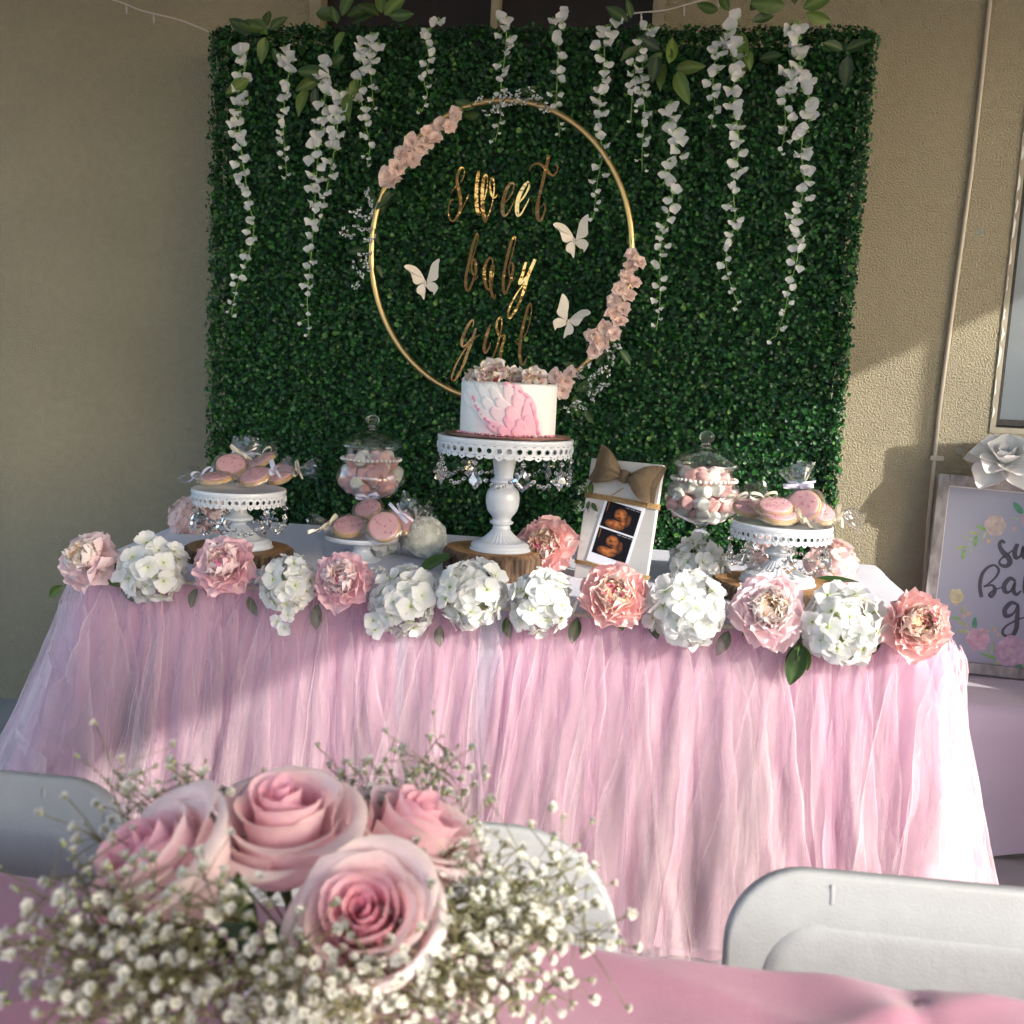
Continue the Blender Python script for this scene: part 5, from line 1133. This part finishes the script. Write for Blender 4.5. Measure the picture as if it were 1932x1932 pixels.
# ultrasound print, tucked under the twine
pr = thing('ultrasound_print', 'two-frame ultrasound photo print tucked under the twine', 'photo', bd.location)
PM = BM @ Matrix.Translation(bl(.505, .605, .0022)) @ Matrix.Rotation(R(10), 4, 'Y')
mb = MB(); mb.box((-.053, -.0004, -.080), (.053, .0004, .080)); mb.obj('paper', m_paper, pr, PM, smooth=False)
def baby(a, b, sd_):
    x, y = a - .5, b - .5; c = np.array([.006, .005, .008])
    def e(cx, cy_, rx, ry): return max(0, 1 - ((x - cx) / rx) ** 2 - ((y - cy_) / ry) ** 2)
    h = e(-.02, .12, .19, .25); bo = e(-.10, -.30, .30, .20); ar = e(.10, -.14, .10, .16); sh = e(.22, -.02, .09, .25)
    k = max(h ** .5, bo ** .6 * .95, ar ** .5 * .9, sh ** .5 * .5)
    k *= .75 + .5 * nz(x * 9 + sd_, y * 9, sd_) + .25 * nz(x * 24, y * 24)
    k -= .55 * e(-.07, .14, .05, .04) + .5 * e(.06, .15, .045, .04) + .5 * e(-.01, -.01, .08, .028) + .5 * e(-.03, -.11, .2, .03)
    k = max(0, min(1, k)); c = c + np.array([.62, .20, .055]) * k ** 1.4
    if abs(y - .44) < .02 and x > .0 and nz(x * 60, 3) > .0: c = np.array([.35, .35, .38])
    if abs(x + .44) < .015 and y > .1: c = np.array([.40, .16, .05]) * (.4 + y)
    return tuple(c)
for k, zz in enumerate((.040, -.026)):
    mb = MB(); mb.grid(lambda a, b: Vector((-.046 + .092 * a, -.0009, zz - .031 + .062 * b)), 48, 34, lambda a, b: baby(a, b, k * 3.7)); mb.obj('ultrasound_frame', m_print, pr, PM)
# sprig of artificial baby's breath on the twine
sg = thing('twine_sprig', 'sprig of small white flowers and leaves on the board\'s twine', 'sprig', bd.location)
for (du, dv, ang, ln) in ((.10, .30, 20, .034), (.03, .29, 70, .034), (-.02, .37, 110, .03), (.12, .37, -140, .026), (.08, .36, 170, .022)):
    link('leaf', vineleaf[0 if ln > .03 else 1], sg, BM @ Matrix.Translation(bl(du, dv, .006)) @ Matrix.Rotation(R(90), 4, 'X') @ Matrix.Rotation(R(ang), 4, 'Z') @ Matrix.Scale(ln, 4))
for (du, dv) in ((-.05, .26), (.0, .23), (-.08, .29), (.02, .20), (-.03, .43), (.03, .44), (.10, .45), (-.06, .40)):
    link('floret', random.choice(sb), sg, aim(BM @ bl(du, dv, .008), (0, -1, .2), U(0, 6), .0068))

# ================================================================== WELCOME SIGN, PAPER ROSE, SIDE TABLE
random.seed(101)
SW_, SHt = .44, .575
TL = py(1769, 893, 3.150)
ROT = Matrix.Rotation(R(-5), 4, 'X') @ Matrix.Rotation(R(1.8), 4, 'Y')
sign = thing('welcome_sign', 'framed floral sign reading sweet baby girl, leaning on the wall', 'sign', TL)
SM = ROT                                     # local: x right, z down from the top-left corner (negative), -y toward the viewer
def frame_bar(lo, hi):
    mb = MB(); mb.box(lo, hi, bev=.003); mb.obj('frame_bar', m_distress, sign, SM, smooth=False)
fw = .032
frame_bar((0, -.018, -SHt), (fw, .004, 0)); frame_bar((SW_ - fw, -.018, -SHt), (SW_, .004, 0)); frame_bar((fw + .0005, -.0175, -fw), (SW_ - fw - .0005, .004, -.0002)); frame_bar((fw + .0005, -.0175, -SHt + .0002), (SW_ - fw - .0005, .004, -SHt + fw))
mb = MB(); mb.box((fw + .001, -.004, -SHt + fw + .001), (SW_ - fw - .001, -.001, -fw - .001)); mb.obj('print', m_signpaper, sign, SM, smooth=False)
for lo, hi in (((fw, -.0085, -SHt + fw), (fw + .004, -.0045, -fw)), ((fw + .0045, -.0085, -fw - .004), (SW_ - fw, -.0045, -fw))):
    mb = MB(); mb.box(lo, hi); mb.obj('inner_bead', m_paperrose, sign, SM, smooth=False)
nS = (SM.to_3x3() @ Vector((0, -1, 0))).normalized(); iS = SM.inverted()
def on_sign(cx, cy_):
    d = sight((2680 + cx * .4247) * .6389, (1240 + cy_ * .4247) * .6389); p0 = TL + nS * .0045
    p = O + d * ((p0 - O).dot(nS) / d.dot(nS)); return iS @ (p - TL)
kS = .4247 * .6389 * 3.1 / FPX
def sign_stroke(parent, strokes, off=(0, 0), sc=1.0):
    mb = MB()
    for q, st in enumerate(strokes):
        P = []
        for x, y, wd in st: p = on_sign(x * sc + off[0], y * sc + off[1]); P.append((p.x, p.z, wd * kS * sc))
        m2 = MB(); ribbon(m2, P, .0006); mb.add([Vector(v_) + Vector((0, -.0045 - .0002 * q, 0)) for v_ in m2.V], m2.F)
    mb.obj('printed_letter', m_ink, sign, SM, smooth=False)
sign_stroke(sign, [[(678, 856, 16), (655, 842, 22), (640, 870, 24), (660, 915, 32), (700, 955, 36), (712, 990, 34), (690, 1015, 28), (655, 1012, 22), (637, 990, 14), (655, 962, 11), (700, 930, 11), (745, 900, 8)]])
sign_stroke(sign, [[(765, 862, 26), (745, 915, 30), (752, 958, 28), (785, 945, 14), (808, 880, 22), (800, 930, 28), (818, 962, 24), (850, 930, 13), (866, 876, 15), (890, 890, 9)]])
sign_stroke(sign, [[(515, 1232, 24), (503, 1160, 24), (515, 1082, 24), (550, 1032, 19), (600, 1010, 15), (634, 1040, 17), (615, 1090, 14), (560, 1142, 12), (528, 1158, 10)], [(530, 1160, 10), (590, 1150, 16), (606, 1185, 26), (585, 1228, 22), (566, 1212, 12), (605, 1182, 10), (665, 1162, 9)]])
sign_stroke(sign, [[(752, 1122, 15), (712, 1102, 26), (672, 1150, 30), (682, 1196, 28), (718, 1188, 14), (748, 1128, 13), (736, 1185, 28), (758, 1214, 22), (790, 1188, 10)]])
sign_stroke(sign, [[(772, 1287, 14), (722, 1271, 26), (676, 1320, 30), (690, 1364, 28), (740, 1342, 14), (768, 1290, 16), (762, 1380, 30), (756, 1450, 30), (730, 1496, 26), (682, 1502, 19), (660, 1472, 17), (690, 1430, 12), (760, 1392, 12), (820, 1370, 9)]])
for L_, ox, oy, sc in ((A['e'], 640, 740, .27), (A['f'], 640, 740, .27), (A['t'], 640, 740, .27), (B['c'], 520, 850, .27), (B['y'], 525, 850, .27), (C_['i'], 660, 1100, .27), (C_['r'], 665, 1100, .27), (C_['l'], 640, 1080, .27)): sign_stroke(sign, L_, (ox, oy), sc)
def print_leaf(x, y, ang, ln, wd, c):
    mb = MB(); ca, sa = math.cos(R(ang)), math.sin(R(ang)); pts = []
    for k in range(16):
        t_ = 2 * PI * k / 16; a = (1 - math.cos(t_)) / 2 * ln; b = math.sin(t_) * wd / 2 * (1 - .3 * a / ln)
        p = on_sign(x + a * ca - b * sa, y - (a * sa + b * ca)); pts.append(Vector((p.x, -.00495, p.z)))
    mb.poly(pts, c); mb.obj('printed_leaf', m_watercolour, sign, SM)
G1, G2, G3 = (.24, .44, .16), (.40, .48, .24), (.10, .32, .18)
for a in ((545, 765, 155, 78, 30, G1), (500, 795, 168, 85, 26, G2), (455, 835, 158, 82, 26, (.44, .52, .38)), (410, 880, 188, 75, 28, G2), (398, 900, 255, 72, 32, G1), (430, 850, 280, 78, 22, (.44, .52, .38)), (478, 805, 265, 78, 36, G1), (550, 770, 245, 75, 26, (.42, .52, .34)), (800, 650, 130, 100, 52, G3), (780, 685, 178, 70, 16, (.40, .48, .36)),
          (375, 1345, 70, 55, 26, G2), (370, 1385, 168, 62, 26, G1), (420, 1432, 155, 82, 28, G2), (442, 1472, 178, 100, 28, G2), (465, 1460, 88, 90, 40, G3), (585, 1625, 85, 85, 24, G2), (640, 1668, 160, 145, 26, G1), (650, 1675, 210, 60, 20, G2), (800, 1705, 205, 100, 44, G3)): print_leaf(*a)
def print_bloom(x, y, r_, c, c2, name='printed_flower', n=6):
    for k in range(n + 1):
        mb = MB(); pts = []; a0 = 2 * PI * k / n; cx, cy_ = (x + .5 * r_ * math.cos(a0), y + .5 * r_ * math.sin(a0)) if k < n else (x, y); rr = r_ * (.58 if k < n else .34)
        for j in range(14):
            t_ = 2 * PI * j / 14; q = rr * (1 + .34 * nz(math.cos(t_) * 2 + x, math.sin(t_) * 2, k)); p = on_sign(cx + q * math.cos(t_), cy_ + q * math.sin(t_)); pts.append(Vector((p.x, -.0048 - .00012 * k, p.z)))
        mb.poly(pts, mixc(c, c2, U(0, .6) if k < n else .9)); mb.obj(name, m_watercolour, sign, SM)
print_bloom(610, 735, 72, (.62, .52, .46), (.60, .48, .42)); print_bloom(340, 1225, 48, (.66, .60, .34), (.60, .56, .38)); print_bloom(490, 1525, 78, (.62, .42, .52), (.60, .36, .42)); print_bloom(720, 1615, 108, (.55, .38, .50), (.54, .42, .50), n=7); print_bloom(835, 690, 45, (.60, .42, .52), (.58, .44, .52))
for (x, y, r_) in ((562, 845, 14), (588, 828, 11), (740, 755, 18), (555, 1468, 11), (608, 1455, 16), (632, 1492, 14), (338, 1280, 14), (425, 1345, 16), (390, 1365, 18)): print_bloom(x, y, r_, (.66, .50, .28) if r_ < 17 else (.60, .42, .46), (.62, .46, .30), 'printed_berry', 3)

pr_ = thing('paper_rose', 'big white card rose standing on top of the welcome sign', 'paper flower', py(1896, 872, 3.06)); pr_.scale = (.84, .84, .84)
A0 = aim((0, 0, 0), (-.2, -.75, 1))
for n, L_, W_, tilt, dz in ((5, .125, .115, 1.50, -.02), (6, .108, .105, 1.12, -.005), (5, .088, .088, .75, .0), (4, .062, .068, .42, .008), (3, .040, .048, .15, .012)):
    ph = U(0, 6)
    for k in range(n):
        mb = MB(); petal_mb(mb, L_, W_, .30, -.10 if tilt > 1 else .12, .02, k, None, 8, 8, neck=.66)
        mb.obj('card_petal', m_paperrose, pr_, A0 @ Matrix.Rotation(ph + 2 * PI * k / n, 4, 'Z') @ Matrix.Translation((0, .008, dz)) @ Matrix.Rotation(PI / 2 - tilt, 4, 'X'))
mb = MB(); mb.tube([(0, .02, -.01), (0, .05, -.08)], .006, 8); mb.obj('rose_stub', m_paperrose, pr_)

ST = .405
stb = thing('side_table', 'low side table under a white cloth beside the tulle skirt', 'table', (1.17, 2.96, 0))
mb = MB(); mb.box((-.40, -.16, ST - .03), (.40, .20, ST - .004), bev=.006); mb.obj('tabletop', m_tableplastic, stb)
for sx in (-.36, .36):
    for sy in (-.12, .16): mb = MB(); mb.tube([(sx, sy, 0), (sx, sy, ST - .03)], .016, 8); mb.obj('leg', m_metal, stb)
sc_ = thing('side_cloth', 'white cloth hanging to a point from the side table', 'tablecloth', (1.17, 2.96, ST))
def dr(a, b):
    x = -.46 + .92 * a
    if b < .3: f = b / .3; return Vector((x, .21 - .385 * f, .0006 * nz(x * 9, b * 9)))
    f = (b - .3) / .7; drop = .395 - .20 * max(0, a - .25) ; rnd = min(1, f * 8)
    return Vector((x - .02 * f * (a < .2), -.175 - .012 * rnd - .035 * f - .022 * f * math.sin(a * 15) - .02 * f * nz(a * 5, f * 2), -drop * f - .004 * rnd))
mb = MB(); mb.grid(dr, 40, 30); mb.obj('cloth', mat('lilac_satin', (.50, .43, .51), .5, sheen=.3, bump=(900, .2, .001)), sc_)

# ================================================================== FOREGROUND: pink table, chairs
random.seed(111)
NZ = .750
nt_ = thing('guest_table', 'guest table under a pink cloth in the foreground', 'table', (-.15, .40, 0))
mb = MB(); mb.box((-1.1, -.37, NZ - .035), (1.1, .37, NZ - .006), bev=.006); mb.obj('tabletop', m_tableplastic, nt_)
for sx in (-.9, .9):
    for sy in (-.25, .25): mb = MB(); mb.tube([(sx, sy, 0), (sx, sy, NZ - .035)], .015, 8); mb.obj('leg', m_metal, nt_)
pc = thing('pink_tablecloth', 'pink satin cloth on the foreground guest table', 'tablecloth', (-.15, .40, NZ))
def pcl(a, b):
    x = -1.16 + 2.32 * a
    wr = .0035 * nz(x * 13, b * 12) - .005 * math.exp(-((x - .36 - .02 * b) / .012) ** 2) + .004 * math.exp(-((x + b * .55 - .72) / .03) ** 2) + .009 * nz(x * 3.2 + 1, b * 6) + .008 * (1 - abs(nz(x * 4 - b * 5, b * 2 + x * 2))) ** 6 + .004 * (1 - abs(nz(x * 5 + b * 6 + 9, b * 3 - x))) ** 8
    if b < .72: f = b / .72; return Vector((x, -.39 + .787 * f, wr + .002))
    f = (b - .72) / .28; rd = min(1, f * 6); th = rd * PI / 2
    return Vector((x, .397 + .012 * math.sin(th) + .02 * f + .016 * f * math.sin(x * 21 + 2 * nz(x * 3)), wr * (1 - rd) + .002 - .012 * (1 - math.cos(th)) - .36 * max(0, f - .1)))
mb = MB(); mb.grid(pcl, 260, 120); mb.obj('cloth', m_pinkcloth, pc)

def rrect(w_, h, r_, n=9):
    P = []
    for cx, cy_, a0 in ((w_ / 2 - r_, r_ * .6, -90), (w_ / 2 - r_, h - r_, 0), (-w_ / 2 + r_, h - r_, 90), (-w_ / 2 + r_, r_ * .6, 180)):
        for k in range(n + 1):
            a = R(a0 + 90 * k / n); rr = r_ * (.6 if cy_ < r_ else 1); P.append((cx + (r_ if True else rr) * math.cos(a), cy_ + rr * math.sin(a)))
    return P
def shell(mb, levels, curve):
    """stack of closed outlines (pts, y) lofted; first and last capped"""
    n = len(levels[0][0]); V = []
    for pts, y in levels: V += [Vector((x, y + curve * x * x, z)) for x, z in pts]
    F = [(j * n + k, j * n + (k + 1) % n, (j + 1) * n + (k + 1) % n, (j + 1) * n + k) for j in range(len(levels) - 1) for k in range(n)]
    F += [tuple(range(n - 1, -1, -1)), tuple((len(levels) - 1) * n + k for k in range(n))]
    mb.add(V, F)
def inset(pts, d, h):
    cx = 0; cz = h / 2; out = []
    n = len(pts)
    for i in range(n):
        a = Vector(pts[i - 1]); b = Vector(pts[(i + 1) % n]); t_ = (b - a).normalized(); nn = Vector((-t_.y, t_.x)); q = Vector(pts[i]) + nn * d; out.append((q.x, q.y))
    return out
def chair(label, x, y, rz, w_=.455, r_=.075, panel=True, z0=.48, h=.295):
    t = thing('folding_chair', label, 'chair', (x, y, 0), 'white folding chairs at the guest table', (0, 0, rz))
    o = rrect(w_, h, r_); TT = Matrix.Translation((0, 0, z0)) @ Matrix.Rotation(R(-9), 4, 'X')
    mb = MB(); shell(mb, [(inset(o, .006, h), .020), (inset(o, .0015, h), .0185), (o, .013), (o, .006), (inset(o, .0015, h), .001), (inset(o, .006, h), 0.0)], -.25); bk = mb.obj('backrest', m_chair, t, TT)
    if panel:
        o2 = [(px * (w_ - .075) / w_, .012 + pz_ * (h - .055) / h) for px, pz_ in o]
        mb = MB(); shell(mb, [(inset(o2, -.002, h), -.0002), (o2, -.0015), (inset(o2, .004, h), -.0045), (inset(o2, .012, h), -.0065), (inset(o2, .020, h), -.0070)], -.25); mb.obj('raised_panel', m_chair, bk)
        for sx in (-1, 1): mb = MB(); mb.box((sx * (w_ * .5 - .098) - .0025, -.0055, h - .030), (sx * (w_ * .5 - .098) + .0025, -.0003, h - .010), bev=.002); mb.obj('rib', m_chair, bk, Matrix.Translation((0, -.25 * (w_ * .5 - .098) ** 2, 0)))
    mb = MB(); so = [(px, pz_) for px, pz_ in rrect(.40, .38, .06)]
    shell(mb, [(inset(so, .006, .38), .018), (so, .012), (so, .004), (inset(so, .006, .38), 0)], 0); mb.obj('seat', m_chair, t, Matrix.Translation((0, -.02, .435)) @ Matrix.Rotation(R(90), 4, 'X') @ Matrix.Rotation(0, 4, 'Z'))
    for sx in (-1, 1):
        X = sx * (w_ / 2 - .035)
        mb = MB(); mb.tube([(X, .03, .66), (X, .012, .50), (X, -.08, .30), (X, -.30, .012)], .011, 8); mb.obj('leg', m_chair, t)
        mb = MB(); mb.tube([(sx * .185, -.28, .43), (sx * .185, -.05, .22), (sx * .185, .14, .012)], .011, 8); mb.obj('leg', m_chair, t)
    mb = MB(); mb.tube([(-w_ / 2 + .04, -.2, .13), (w_ / 2 - .04, -.2, .13)], .008, 8); mb.obj('stretcher', m_chair, t)
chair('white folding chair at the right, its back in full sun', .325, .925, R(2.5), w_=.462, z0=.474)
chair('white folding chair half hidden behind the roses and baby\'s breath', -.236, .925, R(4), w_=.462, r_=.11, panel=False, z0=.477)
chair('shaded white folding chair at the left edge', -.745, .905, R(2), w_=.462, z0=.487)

# ================================================================== ROSE BOUQUET
random.seed(121)
BC = Vector((-.215, .640, NZ + .003))
vs_ = thing('flower_vase', 'low white vase hidden under the rose bouquet', 'vase', BC)
mb = MB(); mb.lathe(smooth_prof([(0, 0), (.036, 0), (.040, .004), (.046, .03), (.042, .055), (.032, .07), (.034, .076), (.030, .075), (.028, .06), (.0, .02)], 4), 32); mb.obj('body', m_vase, vs_)
def rose_petal(i, N, seed):
    t_ = i / (N - 1); random.seed(seed * 100 + i)
    Rr = .0040 + .0405 * t_ ** 1.05; H = .074 - .008 * abs(t_ - .45) - .004 * t_; A_ = 2.3 - 1.15 * t_ ** .5; lip = .006 * t_ + .024 * max(0, t_ - .50) ** 1.2; op = .10 + .42 * t_ ** 1.4; s1, s2, s3 = U(0, 9), U(-.10, .10), U(-.12, .10)
    e1, e2 = U(-.06, .06), U(-.05, .05)
    deep, mid, pale, cream = (.98, .34, .51), (.98, .58, .67), (.98, .82, .82), (.97, .91, .80)
    mb = MB(); nu, nv = 10, 10
    def fn(a, b):
        u = a * 2 - 1; top = 1 - .20 * abs(u) ** 2.4 + .03 * nz(u * 2 + s1, t_ * 9); v = b * top
        belly = Rr * (.30 + .70 * math.sin(PI / 2 * min(1, v * 1.35))) if t_ > .12 else Rr * (.6 + .5 * v)
        r_ = belly + op * .012 * v + lip * max(0, v - .70) / .30 * max(0, v - .55) * 1.4 + Rr * (.13 * u + s2 + e1 * u * u) * v + .0026 * nz(u * 2.2 + s1, v * 2.5)
        z = H * v - lip * 1.2 * (max(0, v - .78) / .22) ** 2 + (s3 * .06 + .10 * e2 * u) * v
        th = u * A_ * (.62 + .38 * math.sin(PI * min(.5, v * .8)))
        # pinch the outer petals to a soft point
        if t_ > .5 and v > .8: r_ += .007 * (1 - abs(u)) * (v - .8) / .2 * (1 if seed * i % 3 else -.3)
        return Vector((r_ * math.sin(th), -r_ * math.cos(th), z))
    def cf(a, b):
        u = abs(a * 2 - 1); c = mixc(mixc(deep, mid, t_ * 1.6), pale, (t_ - .35) * 1.35); c = mixc(c, mixc(c, pale, .6), b * .8)
        if t_ > .55: c = mixc(c, cream, max(0, b - .86) * 3.2 + max(0, .25 - b) * 1.6)
        return c
    mb.grid(fn, nu, nv, cf); return mb.mesh('petal', m_rose)
NP = 19
ROSES = [[rose_petal(i, NP, s_) for i in range(NP)] for s_ in (1, 2)]
rl = leaf_mesh('sepal', .03, .009, (.06, .12, .03))
def rose(label, loc, axis, spin, sc, kind, skip=()):
    t = thing('rose', label, 'rose', loc, 'pink roses in the bouquet'); A0 = aim((0, 0, 0), axis, spin, sc)
    for i in range(NP):
        if i in skip: continue
        tp = i / (NP - 1); dz = -.036 - .006 * tp + .008 * (1 - tp) * 0
        link('petal', ROSES[kind][i], t, A0 @ Matrix.Translation((0, 0, dz)) @ Matrix.Rotation(i * 2.3999 + U(-.2, .2), 4, 'Z') @ Matrix.Rotation(U(-.03, .03), 4, 'X'))
    mb = MB(); ax = Vector(axis).normalized(); e = BC + Vector((0, 0, .03)) - Vector(loc); a_ = ax * -.045 * sc
    mb.tube([ax * -.030 * sc, a_, a_.lerp(e, .5) + Vector((0, 0, -.01)), e], [.007, .0035, .003, .003], 8); mb.obj('stem', m_roseleaf, t)
    for k in range(5): link('sepal', rl, t, A0 @ Matrix.Translation((0, 0, -.034)) @ Matrix.Rotation(k * 1.257, 4, 'Z') @ Matrix.Rotation(U(-.3, .6), 4, 'X'))
rose('tallest pink rose at the back centre of the bouquet', pd(535, 1565, .775), (.04, -.22, .97), .4, 1.02, 0)
rose('front pink rose with a deep pink swirl, facing the viewer', pd(690, 1735, .70), (.06, -.66, .75), 1.9, .89, 1)
rose('pink rose leaning left in the bouquet', pd(312, 1640, .74), (-.50, -.42, .76), 3.0, 1.02, 1)
rose('pink rose at the right back of the bouquet, seen from the side', pd(768, 1592, .80), (.40, .05, .91), 5.1, 1.04, 0)
t = thing('bouquet_leaf', 'dark green rose leaf between the roses', 'leaf', pd(470, 1800, .72))
for (ang, ln, dx) in ((20, .05, 0), (-50, .045, .01), (80, .04, -.01)): link('blade', vineleaf[1], t, Matrix.Translation((dx, 0, 0)) @ Matrix.Rotation(R(70), 4, 'X') @ Matrix.Rotation(R(ang), 4, 'Z') @ Matrix.Scale(ln, 4))
# ---- baby's breath
def breath_mesh(seed):
    random.seed(seed); mb = MB()
    for ring, (n, L_, W_, tilt) in enumerate(((6, .92, 1.0, 1.05), (5, .8, .9, .55), (3, .6, .7, .2))):
        for k in range(n):
            M = Matrix.Rotation(2 * PI * k / n + ring + U(-.2, .2), 4, 'Z') @ Matrix.Rotation(PI / 2 - tilt + U(-.25, .25), 4, 'X')
            petal_mb(mb, L_ * U(.85, 1.1), W_, .35, -.1, .12, seed + k, None, 2, 3, M, neck=.65)
    mb.lathe([(0, -.75), (.12, -.7), (.30, -.45), (.42, -.1), (.36, .05)], 6, mi=1)
    return mb.mesh('floret', [m_breath, m_breathcalyx])
def bud_mesh(): mb = MB(); mb.lathe([(0, -.6), (.3, -.4), (.45, 0), (.3, .4), (0, .6)], 6, mi=1); mb.lathe([(.28, .3), (.25, .6), (0, .75)], 6); return mb.mesh('bud', [m_breath, m_breathcalyx])
BF = [breath_mesh(k) for k in range(6)]; BB = bud_mesh()
ROOT = BC + Vector((0, 0, .055))
def sprig(label, u, v, D, spread, n, budp=.15, size=1.0, root=None):
    """one stem from the vase, forking into n florets around the given spot"""
    tip = pd(u, v, D); rt = root or ROOT; t = thing('babys_breath_sprig', label, 'baby\'s breath', rt, 'baby\'s breath in the bouquet'); stem = MB()
    axis = (tip - rt); nodes = [(Vector((0, 0, 0)), axis * .55 + Vector((0, 0, .01)))]
    stem.tube([Vector((0, 0, 0)), axis * .3 + Vector((0, 0, .012)), axis * .55 + Vector((0, 0, .01))], [.0009, .0008, .0007], 5)
    hubs = []
    for k in range(max(2, n // 5)):
        h_ = axis * U(.72, .95) + Vector((U(-1, 1), U(-1, 1), U(-.8, .8))) * spread * .55; hubs.append(h_)
        s0 = axis * U(.42, .56) + Vector((0, 0, .009)); stem.tube([s0, s0.lerp(h_, .55) + Vector((U(-.004, .004), U(-.004, .004), .003)), h_], [.0006, .0006, .0005], 4)
    for k in range(n):
        h_ = hubs[k % len(hubs)]; f = h_ + Vector((U(-1, 1), U(-1, 1), U(-.7, 1))) * spread * .56; dirv = (f - h_ * .85).normalized()
        stem.tube([h_, h_.lerp(f, .5) + Vector((0, 0, .002)), f], [.0005, .0004, .0004], 4)
        if random.random() < budp: link('bud', BB, t, aim(f, dirv, 0, U(.0028, .0042) * size))
        else: link('floret', random.choice(BF), t, aim(f + dirv * .003, dirv + Vector((U(-.5, .5), U(-.7, .3), U(-.3, .6))), U(0, 6), U(.0035, .0054) * size))
    stem.obj('stem', m_breathstem, t)
for a in [('sparse sprig reaching highest at the left over the chair', 215, 1480, .80, .055, 17), ('thin sprig in front of the left chair', 150, 1600, .74, .05, 13), ('sprig between the left and tallest roses', 330, 1500, .80, .05, 14),
          ('sprig left of the leaning rose, low', 75, 1720, .70, .05, 20), ('dense sprig at the lower left edge', 40, 1840, .68, .055, 30), ('dense sprig below the leaning rose', 200, 1790, .67, .055, 30), ('sprig in front of the leaning rose petals', 280, 1690, .655, .045, 16),
          ('dense sprig in the bottom left corner', 120, 1900, .66, .055, 34), ('dense sprig under the leaning rose, lower', 310, 1870, .655, .055, 34), ('dense sprig at the bottom, left of the front rose', 440, 1900, .65, .05, 32), ('sprig under the dark gap between roses', 520, 1860, .655, .04, 20), ('sprig below the front rose', 620, 1900, .66, .045, 24), ('sprig at the bottom right of the front rose', 740, 1890, .66, .045, 24),
          ('upright sprig rising behind the tallest rose\'s right side', 790, 1440, .86, .055, 28), ('full sprig behind the side-seen rose', 840, 1500, .88, .055, 28), ('low sprig behind the tallest rose', 700, 1490, .86, .045, 18), ('sprig peeking over the tallest rose at left', 400, 1470, .86, .04, 10),
          ('sprig right of the side-seen rose', 920, 1620, .80, .055, 26), ('sprig in front of the middle chair back', 1000, 1660, .78, .06, 28), ('farthest right sprig over the middle chair', 1090, 1680, .77, .06, 26), ('sprig trailing low over the pink cloth at right', 1110, 1780, .73, .055, 22), ('sprig over the middle chair\'s lower edge', 990, 1760, .72, .055, 30), ('dense sprig right of the front rose', 890, 1740, .72, .05, 28), ('sprig on the cloth right of the front rose, low', 930, 1850, .69, .055, 30), ('sprig drooping at the lower right of the bouquet', 1020, 1870, .70, .05, 18), ('sprig at the bottom under the front rose\'s right side', 830, 1880, .68, .05, 28)]:
    sprig('baby\'s breath: ' + a[0], *a[1:5], int(a[5] * 2.7))
